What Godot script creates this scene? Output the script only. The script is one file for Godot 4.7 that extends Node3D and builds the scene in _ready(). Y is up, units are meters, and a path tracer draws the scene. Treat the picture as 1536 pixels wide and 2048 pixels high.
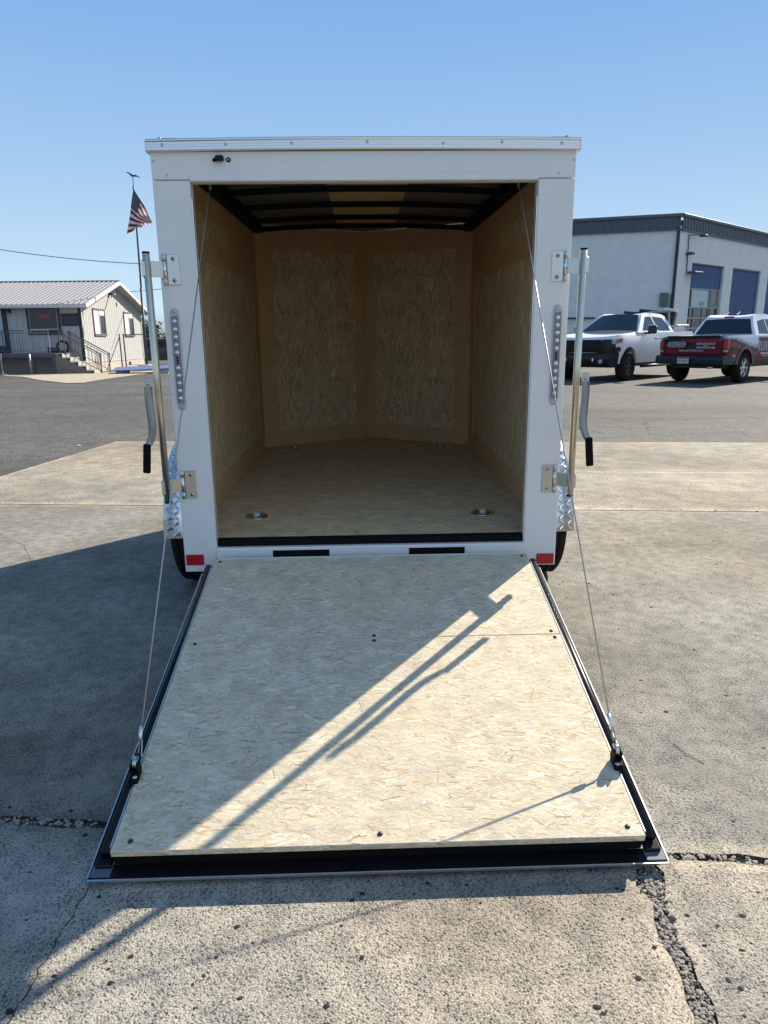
extends Node3D
# ---------------------------------------------------------------- helpers
var M := {}
var cache := {}
var taken := {}
var rng := RandomNumberGenerator.new()
var plain: Callable
var lut := PackedByteArray()

func gy(_x: float, z: float) -> float:      # the yard falls away gently behind the trailer
	var y := 0.0202 + 0.0206 * z
	var d: float = clamp(-18.0 - z, 0.0, 26.0)
	return y - 0.0003 * d * d

func numbered(n: String) -> String:
	if not taken.has(n):
		taken[n] = 0
		return n
	taken[n] += 1
	return "%s_%03d" % [n, taken[n]]

func thing(called: String, label: String, category: String, group := "") -> Node3D:
	var o := Node3D.new()
	o.name = numbered(called)
	add_child(o)
	tag(o, label, category, group)
	return o

func tag(o: Node, label: String, category: String, group := "") -> void:
	o.set_meta("label", label)
	o.set_meta("category", category)
	if group != "":
		o.set_meta("group", group)

func kind(o: Node, k: String, label := "") -> void:
	o.set_meta("kind", k)
	if label != "":
		o.set_meta("label", label)

func mt(key: String, r: float, g: float, b: float, rough := 0.8, metal := 0.0) -> StandardMaterial3D:
	var m := StandardMaterial3D.new()
	m.albedo_color = Color(r, g, b).linear_to_srgb()
	m.roughness = rough
	m.metallic = metal
	m.resource_name = key
	M[key] = m
	return m

func ST(smooth := false) -> SurfaceTool:
	var st := SurfaceTool.new()
	st.begin(Mesh.PRIMITIVE_TRIANGLES)
	st.set_smooth_group(0 if smooth else -1)
	return st

func done(st: SurfaceTool) -> ArrayMesh:
	st.generate_normals()
	return st.commit()

func put(mesh: Mesh, called: String, m: Material, parent: Node = null, xf := Transform3D()) -> MeshInstance3D:
	var o := MeshInstance3D.new()
	o.mesh = mesh
	o.material_override = m
	o.transform = xf
	if parent == null:
		o.name = numbered(called)
		add_child(o)
	else:
		o.name = called
		parent.add_child(o, true)
	return o

func tri(st: SurfaceTool, a: Vector3, b: Vector3, c: Vector3) -> void:
	st.add_vertex(a); st.add_vertex(c); st.add_vertex(b)

func quad(st: SurfaceTool, a: Vector3, b: Vector3, c: Vector3, d: Vector3) -> void:
	tri(st, a, b, c); tri(st, a, c, d)

func abox(st: SurfaceTool, c: Vector3, s: Vector3, b := Basis()) -> void:
	var h := s * 0.5
	var p := []
	for i in 8:
		p.append(c + b * Vector3(h.x * (1 if i & 1 else -1), h.y * (1 if i & 2 else -1), h.z * (1 if i & 4 else -1)))
	for f in [[4, 5, 7, 6], [1, 0, 2, 3], [5, 1, 3, 7], [0, 4, 6, 2], [6, 7, 3, 2], [0, 1, 5, 4]]:
		quad(st, p[f[0]], p[f[1]], p[f[2]], p[f[3]])

func cbox(st: SurfaceTool, c: Vector3, s: Vector3, ch: float, b := Basis()) -> void:
	# box with chamfered edges
	var h := s * 0.5
	var X := func(i: int, k: int) -> Vector3:
		var sg := Vector3(1 if i & 1 else -1, 1 if i & 2 else -1, 1 if i & 4 else -1)
		var q := Vector3(sg.x * (h.x - (0.0 if k == 0 else ch)), sg.y * (h.y - (0.0 if k == 1 else ch)), sg.z * (h.z - (0.0 if k == 2 else ch)))
		return c + b * q
	for f in [[[4, 5, 7, 6], 2], [[1, 0, 2, 3], 2], [[5, 1, 3, 7], 0], [[0, 4, 6, 2], 0], [[6, 7, 3, 2], 1], [[0, 1, 5, 4], 1]]:
		var q: Array = f[0]
		quad(st, X.call(q[0], f[1]), X.call(q[1], f[1]), X.call(q[2], f[1]), X.call(q[3], f[1]))
	for ax in 3:
		var u: int = 1 << ((ax + 1) % 3)
		var v: int = 1 << ((ax + 2) % 3)
		var w: int = 1 << ax
		for k in 4:
			var base := (u if k & 1 else 0) | (v if k & 2 else 0)
			var i0 := base
			var i1 := base | w
			var k1 := (ax + 1) % 3
			var k2 := (ax + 2) % 3
			if k == 0 or k == 3:
				quad(st, X.call(i0, k1), X.call(i1, k1), X.call(i1, k2), X.call(i0, k2))
			else:
				quad(st, X.call(i0, k2), X.call(i1, k2), X.call(i1, k1), X.call(i0, k1))
	for i in 8:
		tri(st, X.call(i, 0), X.call(i, 1), X.call(i, 2))

func box(parent: Node, called: String, c: Vector3, s: Vector3, m: Material, ch := 0.0, rot := Vector3.ZERO) -> MeshInstance3D:
	var key := "b%v_%f" % [s, ch]
	if not cache.has(key):
		var st := ST()
		if ch > 0.0:
			cbox(st, Vector3.ZERO, s, ch)
		else:
			abox(st, Vector3.ZERO, s)
		cache[key] = done(st)
	return put(cache[key], called, m, parent, Transform3D(Basis.from_euler(rot), c))

func tube(st: SurfaceTool, pts: Array, r: float, n := 8, r2 := -1.0) -> void:
	var rings := []
	var up := Vector3(0.13, 1, 0.07).normalized()
	for i in pts.size():
		var d: Vector3 = (pts[min(i + 1, pts.size() - 1)] - pts[max(i - 1, 0)]).normalized()
		if abs(d.dot(up)) > 0.97:
			up = Vector3(1, 0.1, 0.2).normalized()
		var x := d.cross(up).normalized()
		var y := x.cross(d).normalized()
		up = y
		var rr := r if r2 < 0 else lerpf(r, r2, float(i) / (pts.size() - 1))
		var ring := []
		for k in n:
			var a := TAU * k / n
			ring.append(pts[i] + (x * cos(a) + y * sin(a)) * rr)
		rings.append(ring)
	for i in rings.size() - 1:
		for k in n:
			var k2 := (k + 1) % n
			quad(st, rings[i][k], rings[i + 1][k], rings[i + 1][k2], rings[i][k2])
	for e in [0, rings.size() - 1]:
		for k in n:
			if e == 0:
				tri(st, pts[0], rings[0][k], rings[0][(k + 1) % n])
			else:
				tri(st, pts[e], rings[e][(k + 1) % n], rings[e][k])

func rod(parent: Node, called: String, a: Vector3, b: Vector3, r: float, m: Material, n := 10) -> MeshInstance3D:
	var st := ST(n > 6)
	tube(st, [a, b], r, n)
	return put(done(st), called, m, parent)

func lathe(st: SurfaceTool, prof: Array, n := 24, xf := Transform3D()) -> void:
	# prof: Vector2(radius, y), turned about y
	for i in prof.size() - 1:
		var p: Vector2 = prof[i]
		var q: Vector2 = prof[i + 1]
		for k in n:
			var a := TAU * k / n
			var b := TAU * (k + 1) / n
			var A := xf * Vector3(p.x * cos(a), p.y, p.x * sin(a))
			var B := xf * Vector3(p.x * cos(b), p.y, p.x * sin(b))
			var C := xf * Vector3(q.x * cos(b), q.y, q.x * sin(b))
			var D := xf * Vector3(q.x * cos(a), q.y, q.x * sin(a))
			if p.x < 1e-6:
				tri(st, A, D, C)
			elif q.x < 1e-6:
				tri(st, A, D, B)
			else:
				quad(st, A, D, C, B)

func extrude(st: SurfaceTool, poly: PackedVector2Array, d0: float, d1: float, xf := Transform3D()) -> void:
	# polygon in x,y pushed from z = d0 to z = d1
	var t := Geometry2D.triangulate_polygon(poly)
	for i in range(0, t.size(), 3):
		var a := poly[t[i]]; var b := poly[t[i + 1]]; var c := poly[t[i + 2]]
		tri(st, xf * Vector3(a.x, a.y, d1), xf * Vector3(b.x, b.y, d1), xf * Vector3(c.x, c.y, d1))
		tri(st, xf * Vector3(a.x, a.y, d0), xf * Vector3(c.x, c.y, d0), xf * Vector3(b.x, b.y, d0))
	for i in poly.size():
		var p := poly[i]; var q := poly[(i + 1) % poly.size()]
		quad(st, xf * Vector3(p.x, p.y, d0), xf * Vector3(q.x, q.y, d0), xf * Vector3(q.x, q.y, d1), xf * Vector3(p.x, p.y, d1))

func text(parent: Node, called: String, s: String, height: float, m: Material, xf: Transform3D, font := "Droid Sans", bold := true) -> MeshInstance3D:
	var f := SystemFont.new()
	f.font_names = PackedStringArray([font])
	if bold:
		f.font_weight = 700
	var t := TextMesh.new()
	t.text = s
	t.font = f
	t.font_size = 32
	t.pixel_size = height / 24.0
	t.depth = 0.004
	return put(t, called, m, parent, xf)

# ---------------------------------------------------------------- computed textures
func srgb_byte(v: float) -> int:
	return lut[clampi(int(v * 1023.0), 0, 1023)]

func noise(freq: float, seed_: int, type := FastNoiseLite.TYPE_SIMPLEX_SMOOTH, oct := 3) -> FastNoiseLite:
	var f := FastNoiseLite.new()
	f.seed = seed_
	f.frequency = freq
	f.noise_type = type
	f.fractal_octaves = oct
	if oct <= 1:
		f.fractal_type = FastNoiseLite.FRACTAL_NONE
	return f

func tex(im: Image) -> ImageTexture:
	im.generate_mipmaps()
	return ImageTexture.create_from_image(im)

func stone_textures(n: int, seed_: int, contrast: float, dark_share: float, light_share: float) -> Array:
	# speckled mineral surface: a multiplier map and its relief
	var a := noise(0.02, seed_, FastNoiseLite.TYPE_SIMPLEX_SMOOTH, 4).get_seamless_image(n, n).get_data()
	var b := noise(0.13, seed_ + 1, FastNoiseLite.TYPE_SIMPLEX_SMOOTH, 2).get_seamless_image(n, n).get_data()
	var c := noise(0.30, seed_ + 2, FastNoiseLite.TYPE_SIMPLEX, 1).get_seamless_image(n, n).get_data()
	rng.seed = seed_
	var px := PackedByteArray(); px.resize(n * n * 3)
	var hh := PackedByteArray(); hh.resize(n * n)
	for i in n * n:
		var A: float = a[i] / 255.0 - 0.5
		var B: float = b[i] / 255.0 - 0.5
		var C: float = c[i] / 255.0 - 0.5
		var R := rng.randf() - 0.5
		var v := 0.62 + contrast * (0.30 * A + 0.34 * B + 0.42 * C + 0.22 * R)
		var h := 0.55 + 0.5 * B + 0.5 * C + 0.12 * R
		if B + C * 0.8 < -0.5 + dark_share:
			v *= 0.55
			h -= 0.2
		if C - B * 0.5 > 0.5 - light_share:
			v *= 1.2
		var w := 0.05 * A * contrast
		px[i * 3] = srgb_byte(v * (1.0 + w))
		px[i * 3 + 1] = srgb_byte(v)
		px[i * 3 + 2] = srgb_byte(v * (1.0 - w))
		hh[i] = clampi(int(h * 255.0), 0, 255)
	return [tex(Image.create_from_data(n, n, false, Image.FORMAT_RGB8, px)), tex(Image.create_from_data(n, n, false, Image.FORMAT_L8, hh))]

func osb_textures(n: int, seed_: int, along_v: bool, base: Array, count: int, dark := 0.03) -> Array:
	# flakes of wood pressed into a board, most of them lying along one direction
	rng.seed = seed_
	var mottle := noise(0.012, seed_)
	var px := PackedByteArray(); px.resize(n * n * 3)
	var hh := PackedByteArray(); hh.resize(n * n)
	for i in n * n:
		px[i * 3] = srgb_byte(base[0]); px[i * 3 + 1] = srgb_byte(base[1]); px[i * 3 + 2] = srgb_byte(base[2])
		hh[i] = 128
	for k in count:
		var cx := rng.randf() * n
		var cy := rng.randf() * n
		var ang := rng.randfn(0.0, 0.36)
		var big := rng.randf() < 0.04
		if rng.randf() < 0.12:
			ang = rng.randf() * PI
		if along_v:
			ang += PI / 2
		var len := rng.randf_range(0.005, 0.022) * n
		var wid := rng.randf_range(0.0010, 0.0034) * n
		if rng.randf() < 0.25:
			wid = 0.7
		if big:
			len *= 1.6; wid *= 2.2
		var tone := clampf(rng.randfn(1.0, 0.045 + dark), 0.66, 1.26)
		tone *= 1.0 + 0.24 * mottle.get_noise_2d(cx, cy)
		var warm := rng.randfn(0.0, 0.05)
		var what := rng.randf()
		if what < dark:
			tone = rng.randf_range(0.42, 0.7); wid = minf(wid, 1.2); warm = 0.12
		elif what < dark * 1.6:
			tone = 0.78; warm = 0.2
		var hv := clampi(int(128 + rng.randfn(0, 42)), 20, 240)
		var ca := cos(ang); var sa := sin(ang)
		var grain := rng.randf_range(0.2, 0.9)
		var gp := rng.randf() * 10.0
		var steps := int(len)
		var ws := int(wid)
		var jag := rng.randf_range(0.0, 0.35)
		for v in range(-ws, ws + 1):
			var cut := int(steps * jag * rng.randf())
			var line := tone * (1.0 + 0.07 * sin(v * grain + gp))
			if v == -ws or v == ws:
				line *= 0.87
			for u in range(-steps + cut, steps - cut + 1):
				var X := posmod(int(cx + u * ca - v * sa), n)
				var Y := posmod(int(cy + u * sa + v * ca), n)
				var i := Y * n + X
				px[i * 3] = srgb_byte(base[0] * line * (1.0 + warm * 0.6))
				px[i * 3 + 1] = srgb_byte(base[1] * line * (1.0 - warm * 0.3))
				px[i * 3 + 2] = srgb_byte(base[2] * line * (1.0 - warm * 1.6))
				hh[i] = hv
	return [tex(Image.create_from_data(n, n, false, Image.FORMAT_RGB8, px)), tex(Image.create_from_data(n, n, false, Image.FORMAT_L8, hh))]

func triplanar(m: StandardMaterial3D, t: Array, metres: float, relief_cm: float, world := false) -> void:
	m.albedo_texture = t[0]
	m.uv1_triplanar = true
	m.uv1_world_triplanar = world
	m.uv1_triplanar_sharpness = 8.0
	m.uv1_scale = Vector3.ONE / metres
	if relief_cm > 0.0:
		m.heightmap_enabled = true
		m.heightmap_texture = t[1]
		m.heightmap_scale = relief_cm

func blotch_textures(n: int, seed_: int, amount: float) -> Array:
	var a := noise(0.012, seed_, FastNoiseLite.TYPE_SIMPLEX_SMOOTH, 5).get_seamless_image(n, n).get_data()
	var b := noise(0.15, seed_ + 3, FastNoiseLite.TYPE_SIMPLEX_SMOOTH, 3).get_seamless_image(n, n).get_data()
	var px := PackedByteArray(); px.resize(n * n * 3)
	var hh := PackedByteArray(); hh.resize(n * n)
	for i in n * n:
		var v := 0.85 + amount * ((a[i] / 255.0 - 0.5) + 0.45 * (b[i] / 255.0 - 0.5))
		for k in 3:
			px[i * 3 + k] = srgb_byte(v)
		hh[i] = b[i]
	return [tex(Image.create_from_data(n, n, false, Image.FORMAT_RGB8, px)), tex(Image.create_from_data(n, n, false, Image.FORMAT_L8, hh))]

# ---------------------------------------------------------------- main
func _ready() -> void:
	lut.resize(1024)
	for i in 1024:
		lut[i] = clampi(int(round(Color(i / 1023.0, 0, 0).linear_to_srgb().r * 255.0)), 0, 255)
	camera_and_light()
	materials()
	ground()
	workshop()
	office()
	flagpole()
	yard_fence()
	far_things()
	trailer()
	white_pickup()
	red_pickup()
	yard_bits()

const SUN_TO := Vector3(0.905, 0.88, -1.0)

func camera_and_light() -> void:
	var cam := Camera3D.new()
	cam.name = "camera"
	add_child(cam)
	var p := -0.2574; var y := -0.0272; var r := -0.0109
	cam.transform = Transform3D(Basis(Vector3.UP, y) * Basis(Vector3.RIGHT, p) * Basis(Vector3.BACK, r), Vector3(-0.0219, 1.3158, 2.7741))
	cam.fov = 71.676
	cam.near = 0.05
	cam.far = 900.0
	cam.current = true
	# sky: clear morning air, paler towards the sun and the horizon
	var w := 256; var h := 128
	var im := Image.create_empty(w, h, false, Image.FORMAT_RGBF)
	var sun := SUN_TO.normalized()
	for j in h:
		var th := PI * (j + 0.5) / h
		var el := cos(th)
		for i in w:
			var ph := TAU * ((i + 0.5) / w)
			var d := Vector3(-sin(ph) * sin(th), el, -cos(ph) * sin(th)) * Vector3(-1, 1, -1)
			var c := d.dot(sun)
			var e := clampf(el, 0.0, 1.0)
			var col := Vector3(0.11, 0.34, 0.79).lerp(Vector3(0.70, 0.91, 1.02), pow(1.0 - e, 3.5))
			col = col.lerp(Vector3(0.06, 0.19, 0.44), smoothstep(0.35, 1.0, e))
			var g := pow(clampf(c * 0.5 + 0.5, 0.0, 1.0), 5.0)
			col = col.lerp(Vector3(0.86, 0.96, 1.04), 0.5 * g)
			if el < 0.0:
				col = col.lerp(Vector3(0.32, 0.30, 0.26), clampf((-el - 0.06) * 6.0, 0.0, 1.0))
			im.set_pixel(i, j, Color(col.x, col.y, col.z))
	var pano := PanoramaSkyMaterial.new()
	pano.panorama = ImageTexture.create_from_image(im)
	var sky := Sky.new()
	sky.sky_material = pano
	var env := Environment.new()
	env.background_mode = Environment.BG_SKY
	env.sky = sky
	env.background_energy_multiplier = 0.55
	env.tonemap_mode = Environment.TONE_MAPPER_LINEAR
	env.tonemap_exposure = 1.78
	env.sdfgi_enabled = true
	env.ssao_enabled = true
	env.ssil_enabled = true
	var we := WorldEnvironment.new()
	we.environment = env
	we.name = "world_environment"
	add_child(we)
	var s := DirectionalLight3D.new()
	s.name = "sun"
	add_child(s)
	s.look_at_from_position(SUN_TO * 20.0, Vector3.ZERO)
	s.light_energy = 1.6
	s.light_color = Color(1.0, 0.95, 0.87)
	s.light_angular_distance = 0.5
	s.shadow_enabled = true

func materials() -> void:
	var con := stone_textures(1024, 11, 1.35, 0.12, 0.12)
	var asp := stone_textures(1024, 21, 1.7, 0.16, 0.16)
	var smooth := stone_textures(512, 31, 1.1, 0.10, 0.08)
	var m := mt("concrete_rough", 1, 1, 1, 0.92)
	m.vertex_color_use_as_albedo = true
	triplanar(m, con, 1.8, 0.28, true)
	m = mt("concrete_smooth", 1, 1, 1, 0.9)
	m.vertex_color_use_as_albedo = true
	triplanar(m, smooth, 2.3, 0.15, true)
	m = mt("asphalt", 1, 1, 1, 0.9)
	m.vertex_color_use_as_albedo = true
	triplanar(m, asp, 6.0, 0.9, true)
	var osb := osb_textures(1024, 5, false, [0.66, 0.57, 0.415], 26000, 0.05)
	m = mt("osb_pale", 1, 1, 1, 0.75)
	triplanar(m, osb, 1.12, 0.10)
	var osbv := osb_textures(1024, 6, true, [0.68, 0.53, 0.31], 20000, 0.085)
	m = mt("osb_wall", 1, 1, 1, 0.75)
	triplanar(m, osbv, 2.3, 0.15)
	m = mt("osb_floor", 0.97, 0.91, 0.78, 0.7)
	triplanar(m, osb, 1.5, 0.06)
	var bl := blotch_textures(512, 41, 0.16)
	m = mt("kraft", 0.72, 0.465, 0.225, 0.7)
	triplanar(m, bl, 0.9, 0.02)
	m = mt("trailer_white", 0.92, 0.92, 0.90, 0.32)
	triplanar(m, blotch_textures(256, 51, 0.05), 0.8, 0.0)
	m = mt("aluminium", 0.78, 0.79, 0.80, 0.34, 1.0)
	m = mt("zinc", 0.62, 0.63, 0.60, 0.27, 1.0)
	mt("lever_steel", 0.30, 0.31, 0.31, 0.38, 1.0)
	m = mt("rod_steel", 0.64, 0.58, 0.46, 0.26, 1.0)
	m = mt("bright_plate", 0.83, 0.84, 0.85, 0.22, 1.0)
	mt("black_gloss", 0.008, 0.008, 0.009, 0.3).metallic_specular = 0.35
	mt("black_steel", 0.009, 0.009, 0.010, 0.55).metallic_specular = 0.2
	mt("black_rubber", 0.010, 0.010, 0.010, 0.95).metallic_specular = 0.2
	mt("tyre", 0.026, 0.023, 0.020, 0.9).metallic_specular = 0.2
	mt("ceiling_ply", 0.62, 0.43, 0.22, 0.7)
	mt("ceiling_skin", 0.17, 0.16, 0.15, 0.6)
	mt("red_reflector", 0.48, 0.008, 0.012, 0.25)
	mt("lens_smoke", 0.20, 0.205, 0.22, 0.12)
	m = mt("clear_lens", 0.50, 0.51, 0.54, 0.15)
	mt("led_dome", 0.75, 0.75, 0.78, 0.12, 0.7)
	mt("screw", 0.55, 0.55, 0.55, 0.35, 1.0)
	mt("dark_screw", 0.05, 0.045, 0.04, 0.5, 0.5)
	mt("cable", 0.42, 0.42, 0.42, 0.45, 0.8)
	# buildings
	var paint := blotch_textures(512, 61, 0.10)
	m = mt("block_paint", 0.88, 0.88, 0.86, 0.85)
	triplanar(m, paint, 5.0, 0.3)
	m = mt("slate_metal", 0.085, 0.105, 0.135, 0.55)
	m = mt("slate_trim", 0.10, 0.12, 0.15, 0.5)
	m = mt("blue_metal", 0.035, 0.085, 0.22, 0.5)
	mt("mullion", 0.33, 0.33, 0.31, 0.5)
	mt("dark_glass", 0.018, 0.021, 0.024, 0.06)
	mt("pale_glass", 0.32, 0.40, 0.46, 0.1)
	mt("bare_pipe", 0.06, 0.07, 0.09, 0.5)
	mt("box_green", 0.12, 0.15, 0.12, 0.6)
	m = mt("siding_grey", 0.52, 0.525, 0.515, 0.85)
	triplanar(m, paint, 2.0, 0.0)
	mt("trim_dark", 0.035, 0.038, 0.045, 0.7)
	mt("trim_pale", 0.62, 0.60, 0.57, 0.7)
	mt("roof_metal", 0.33, 0.33, 0.34, 0.45)
	m = mt("foundation", 0.55, 0.50, 0.43, 0.9)
	triplanar(m, paint, 1.5, 0.0)
	mt("rail_steel", 0.10, 0.10, 0.105, 0.5, 0.3)
	mt("rail_bright", 0.34, 0.34, 0.35, 0.4, 0.4)
	mt("deck_wood", 0.20, 0.17, 0.14, 0.9)
	mt("tread_white", 0.40, 0.385, 0.36, 0.8)
	mt("under_dark", 0.03, 0.028, 0.026, 0.9)
	mt("curtain", 0.70, 0.72, 0.70, 0.8)
	mt("window_frame", 0.12, 0.115, 0.10, 0.6)
	mt("sign_board", 0.030, 0.033, 0.040, 0.6)
	mt("sign_ink", 0.085, 0.09, 0.10, 0.6)
	m = mt("neon_red", 0.35, 0.02, 0.04, 0.5)
	m.emission_enabled = true
	m.emission = Color(0.75, 0.06, 0.12)
	m.emission_energy_multiplier = 0.12
	# vehicles
	m = mt("white_paint", 0.74, 0.76, 0.79, 0.22)
	m.clearcoat_enabled = true
	m = mt("wrap", 1, 1, 1, 0.38)
	m.vertex_color_use_as_albedo = true
	m.metallic_specular = 0.3
	mt("black_plastic", 0.012, 0.013, 0.014, 0.5)
	mt("car_glass", 0.020, 0.026, 0.030, 0.05)
	mt("amber", 0.55, 0.10, 0.03, 0.2)
	mt("lamp_clear", 0.35, 0.35, 0.34, 0.1)
	mt("tail_red", 0.42, 0.012, 0.015, 0.18)
	mt("chrome", 0.75, 0.76, 0.78, 0.15, 1.0)
	mt("black_rim", 0.018, 0.018, 0.02, 0.4)
	mt("silver_rim", 0.55, 0.57, 0.60, 0.3, 0.8)
	mt("letter_white", 0.45, 0.45, 0.48, 0.5)
	mt("letter_grey", 0.33, 0.33, 0.36, 0.5)
	mt("plate_white", 0.60, 0.58, 0.62, 0.5)
	mt("plate_red", 0.36, 0.06, 0.06, 0.5)
	# rest
	mt("pole_dark", 0.045, 0.05, 0.06, 0.5)
	mt("pebble", 0.31, 0.28, 0.235, 0.95)
	mt("asphalt_chip", 0.07, 0.068, 0.062, 0.9)
	mt("pale_chip", 0.34, 0.325, 0.29, 0.9)
	mt("dark_pebble", 0.018, 0.017, 0.016, 0.9)
	m = mt("leaf", 0.045, 0.065, 0.03, 0.8)
	mt("trunk", 0.09, 0.07, 0.05, 0.9)
	mt("tarp_blue", 0.10, 0.16, 0.34, 0.6)
	mt("car_dark", 0.03, 0.032, 0.036, 0.25)
	m = mt("flag_cloth", 1, 1, 1, 0.8)
	m.backlight_enabled = true
	m.backlight = Color(0.45, 0.45, 0.45)
	m.cull_mode = BaseMaterial3D.CULL_DISABLED
	M["flag_cloth"].albedo_texture = flag_texture()

func flag_texture() -> ImageTexture:
	var im := Image.create_empty(416, 260, false, Image.FORMAT_RGB8)
	for i in 13:
		im.fill_rect(Rect2i(0, i * 20, 416, 20), Color(0.52, 0.09, 0.16) if i % 2 == 0 else Color(0.80, 0.79, 0.78))
	im.fill_rect(Rect2i(0, 0, 138, 110), Color(0.05, 0.07, 0.19))
	for r in 9:
		for c in (6 if r % 2 == 0 else 5):
			var x := 12 + c * 23 + (0 if r % 2 == 0 else 11)
			var y := 11 + r * 11
			im.fill_rect(Rect2i(x - 3, y - 1, 7, 3), Color(0.85, 0.85, 0.85))
			im.fill_rect(Rect2i(x - 1, y - 3, 3, 7), Color(0.85, 0.85, 0.85))
			im.fill_rect(Rect2i(x - 2, y - 2, 5, 4), Color(0.85, 0.85, 0.85))
	return tex(im)

# ---------------------------------------------------------------- ground
const PHI := 0.122
func ab(a: float, b: float) -> Vector2:      # slab axes to x, z
	return Vector2(a * cos(PHI) - b * sin(PHI), a * sin(PHI) + b * cos(PHI))

func slab(parent: Node, called: String, a0: float, a1: float, b0: float, b1: float, cell: float, m: Material, col: Vector3, jag: Array, seed_: int, top := 0.0) -> MeshInstance3D:
	# one cast slab with worn edges; jag = wear depth of the edges a0, a1, b0, b1
	var big := noise(0.35, seed_, FastNoiseLite.TYPE_SIMPLEX_SMOOTH, 4)
	var mid := noise(2.2, seed_ + 1, FastNoiseLite.TYPE_SIMPLEX_SMOOTH, 3)
	var edge := noise(3.0, seed_ + 2, FastNoiseLite.TYPE_SIMPLEX, 4)
	var na := int(max(2.0, ceil((a1 - a0) / cell)))
	var nb := int(max(2.0, ceil((b1 - b0) / cell)))
	var st := ST(true)
	var P := []
	var K := []
	for j in nb + 1:
		for i in na + 1:
			var a := lerpf(a0, a1, float(i) / na)
			var b := lerpf(b0, b1, float(j) / nb)
			if i == 0: a += jag[0] * absf(edge.get_noise_2d(b, 3.0)) * 2.0
			if i == na: a -= jag[1] * absf(edge.get_noise_2d(b, 9.0)) * 2.0
			if j == 0: b += jag[2] * absf(edge.get_noise_2d(a, 15.0)) * 2.0
			if j == nb: b -= jag[3] * absf(edge.get_noise_2d(a, 21.0)) * 2.0
			var q := ab(a, b)
			var on_edge := i == 0 or j == 0 or i == na or j == nb
			P.append(Vector3(q.x, gy(q.x, q.y) + top - (0.004 if on_edge else 0.0), q.y))
			var v := 1.0 + 0.42 * big.get_noise_2d(q.x, q.y) + 0.30 * mid.get_noise_2d(q.x, q.y)
			var hue := 0.10 * big.get_noise_2d(q.x + 50.0, q.y)
			K.append(Color(col.x * v * (1.0 + hue), col.y * v, col.z * v * (1.0 - hue)))
	var w := na + 1
	for j in nb:
		for i in na:
			for k in [[0, 0], [0, 1], [1, 1], [0, 0], [1, 1], [1, 0]]:
				var id: int = (j + k[1]) * w + i + k[0]
				st.set_color(K[id])
				st.add_vertex(P[id])
	for e in [[0, 1, na, 0], [nb * w, 1, na, 1], [0, w, nb, 1], [na, w, nb, 0]]:
		for k in e[2]:
			var i0: int = e[0] + e[1] * k
			var i1: int = i0 + e[1]
			var dn := Vector3(0, -0.05, 0)
			for q in [[i0, 0], [i1, 0], [i1, 1], [i0, 0], [i1, 1], [i0, 1]]:
				st.set_color(K[q[0]])
				st.add_vertex(P[q[0]] + dn * q[1])
	return put(done(st), called, m, parent)

func pebble_mesh(seed_: int, seg := 6) -> ArrayMesh:
	rng.seed = seed_
	var st := ST()
	var rows := 3
	var v := []
	for j in rows + 1:
		for i in seg:
			var th := PI * j / rows
			var ph := TAU * i / seg
			var k := 1.0 if j == 0 or j == rows else rng.randf_range(0.62, 1.25)
			v.append(Vector3(sin(th) * cos(ph), cos(th) * 0.6, sin(th) * sin(ph)) * k)
	for j in rows:
		for i in seg:
			var i2 := (i + 1) % seg
			quad(st, v[j * seg + i], v[j * seg + i2], v[(j + 1) * seg + i2], v[(j + 1) * seg + i])
	return done(st)

func scatter(called: String, parent: Node, mesh: Mesh, m: Material, xfs: Array) -> MultiMeshInstance3D:
	var mm := MultiMesh.new()
	mm.transform_format = MultiMesh.TRANSFORM_3D
	mm.mesh = mesh
	mm.instance_count = xfs.size()
	for i in xfs.size():
		mm.set_instance_transform(i, xfs[i])
	var o := MultiMeshInstance3D.new()
	o.multimesh = mm
	o.material_override = m
	if parent == null:
		o.name = numbered(called)
		add_child(o)
	else:
		o.name = called
		parent.add_child(o, true)
	o.set_meta("kind", "stuff")
	return o

func stone_at(x: float, z: float, r: float, sink: float) -> Transform3D:
	var b := Basis(Vector3.UP, rng.randf() * TAU).scaled(Vector3(r * rng.randf_range(0.8, 1.3), r * rng.randf_range(0.5, 0.9), r * rng.randf_range(0.7, 1.1)))
	return Transform3D(b, Vector3(x, gy(x, z) - sink, z))

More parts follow.
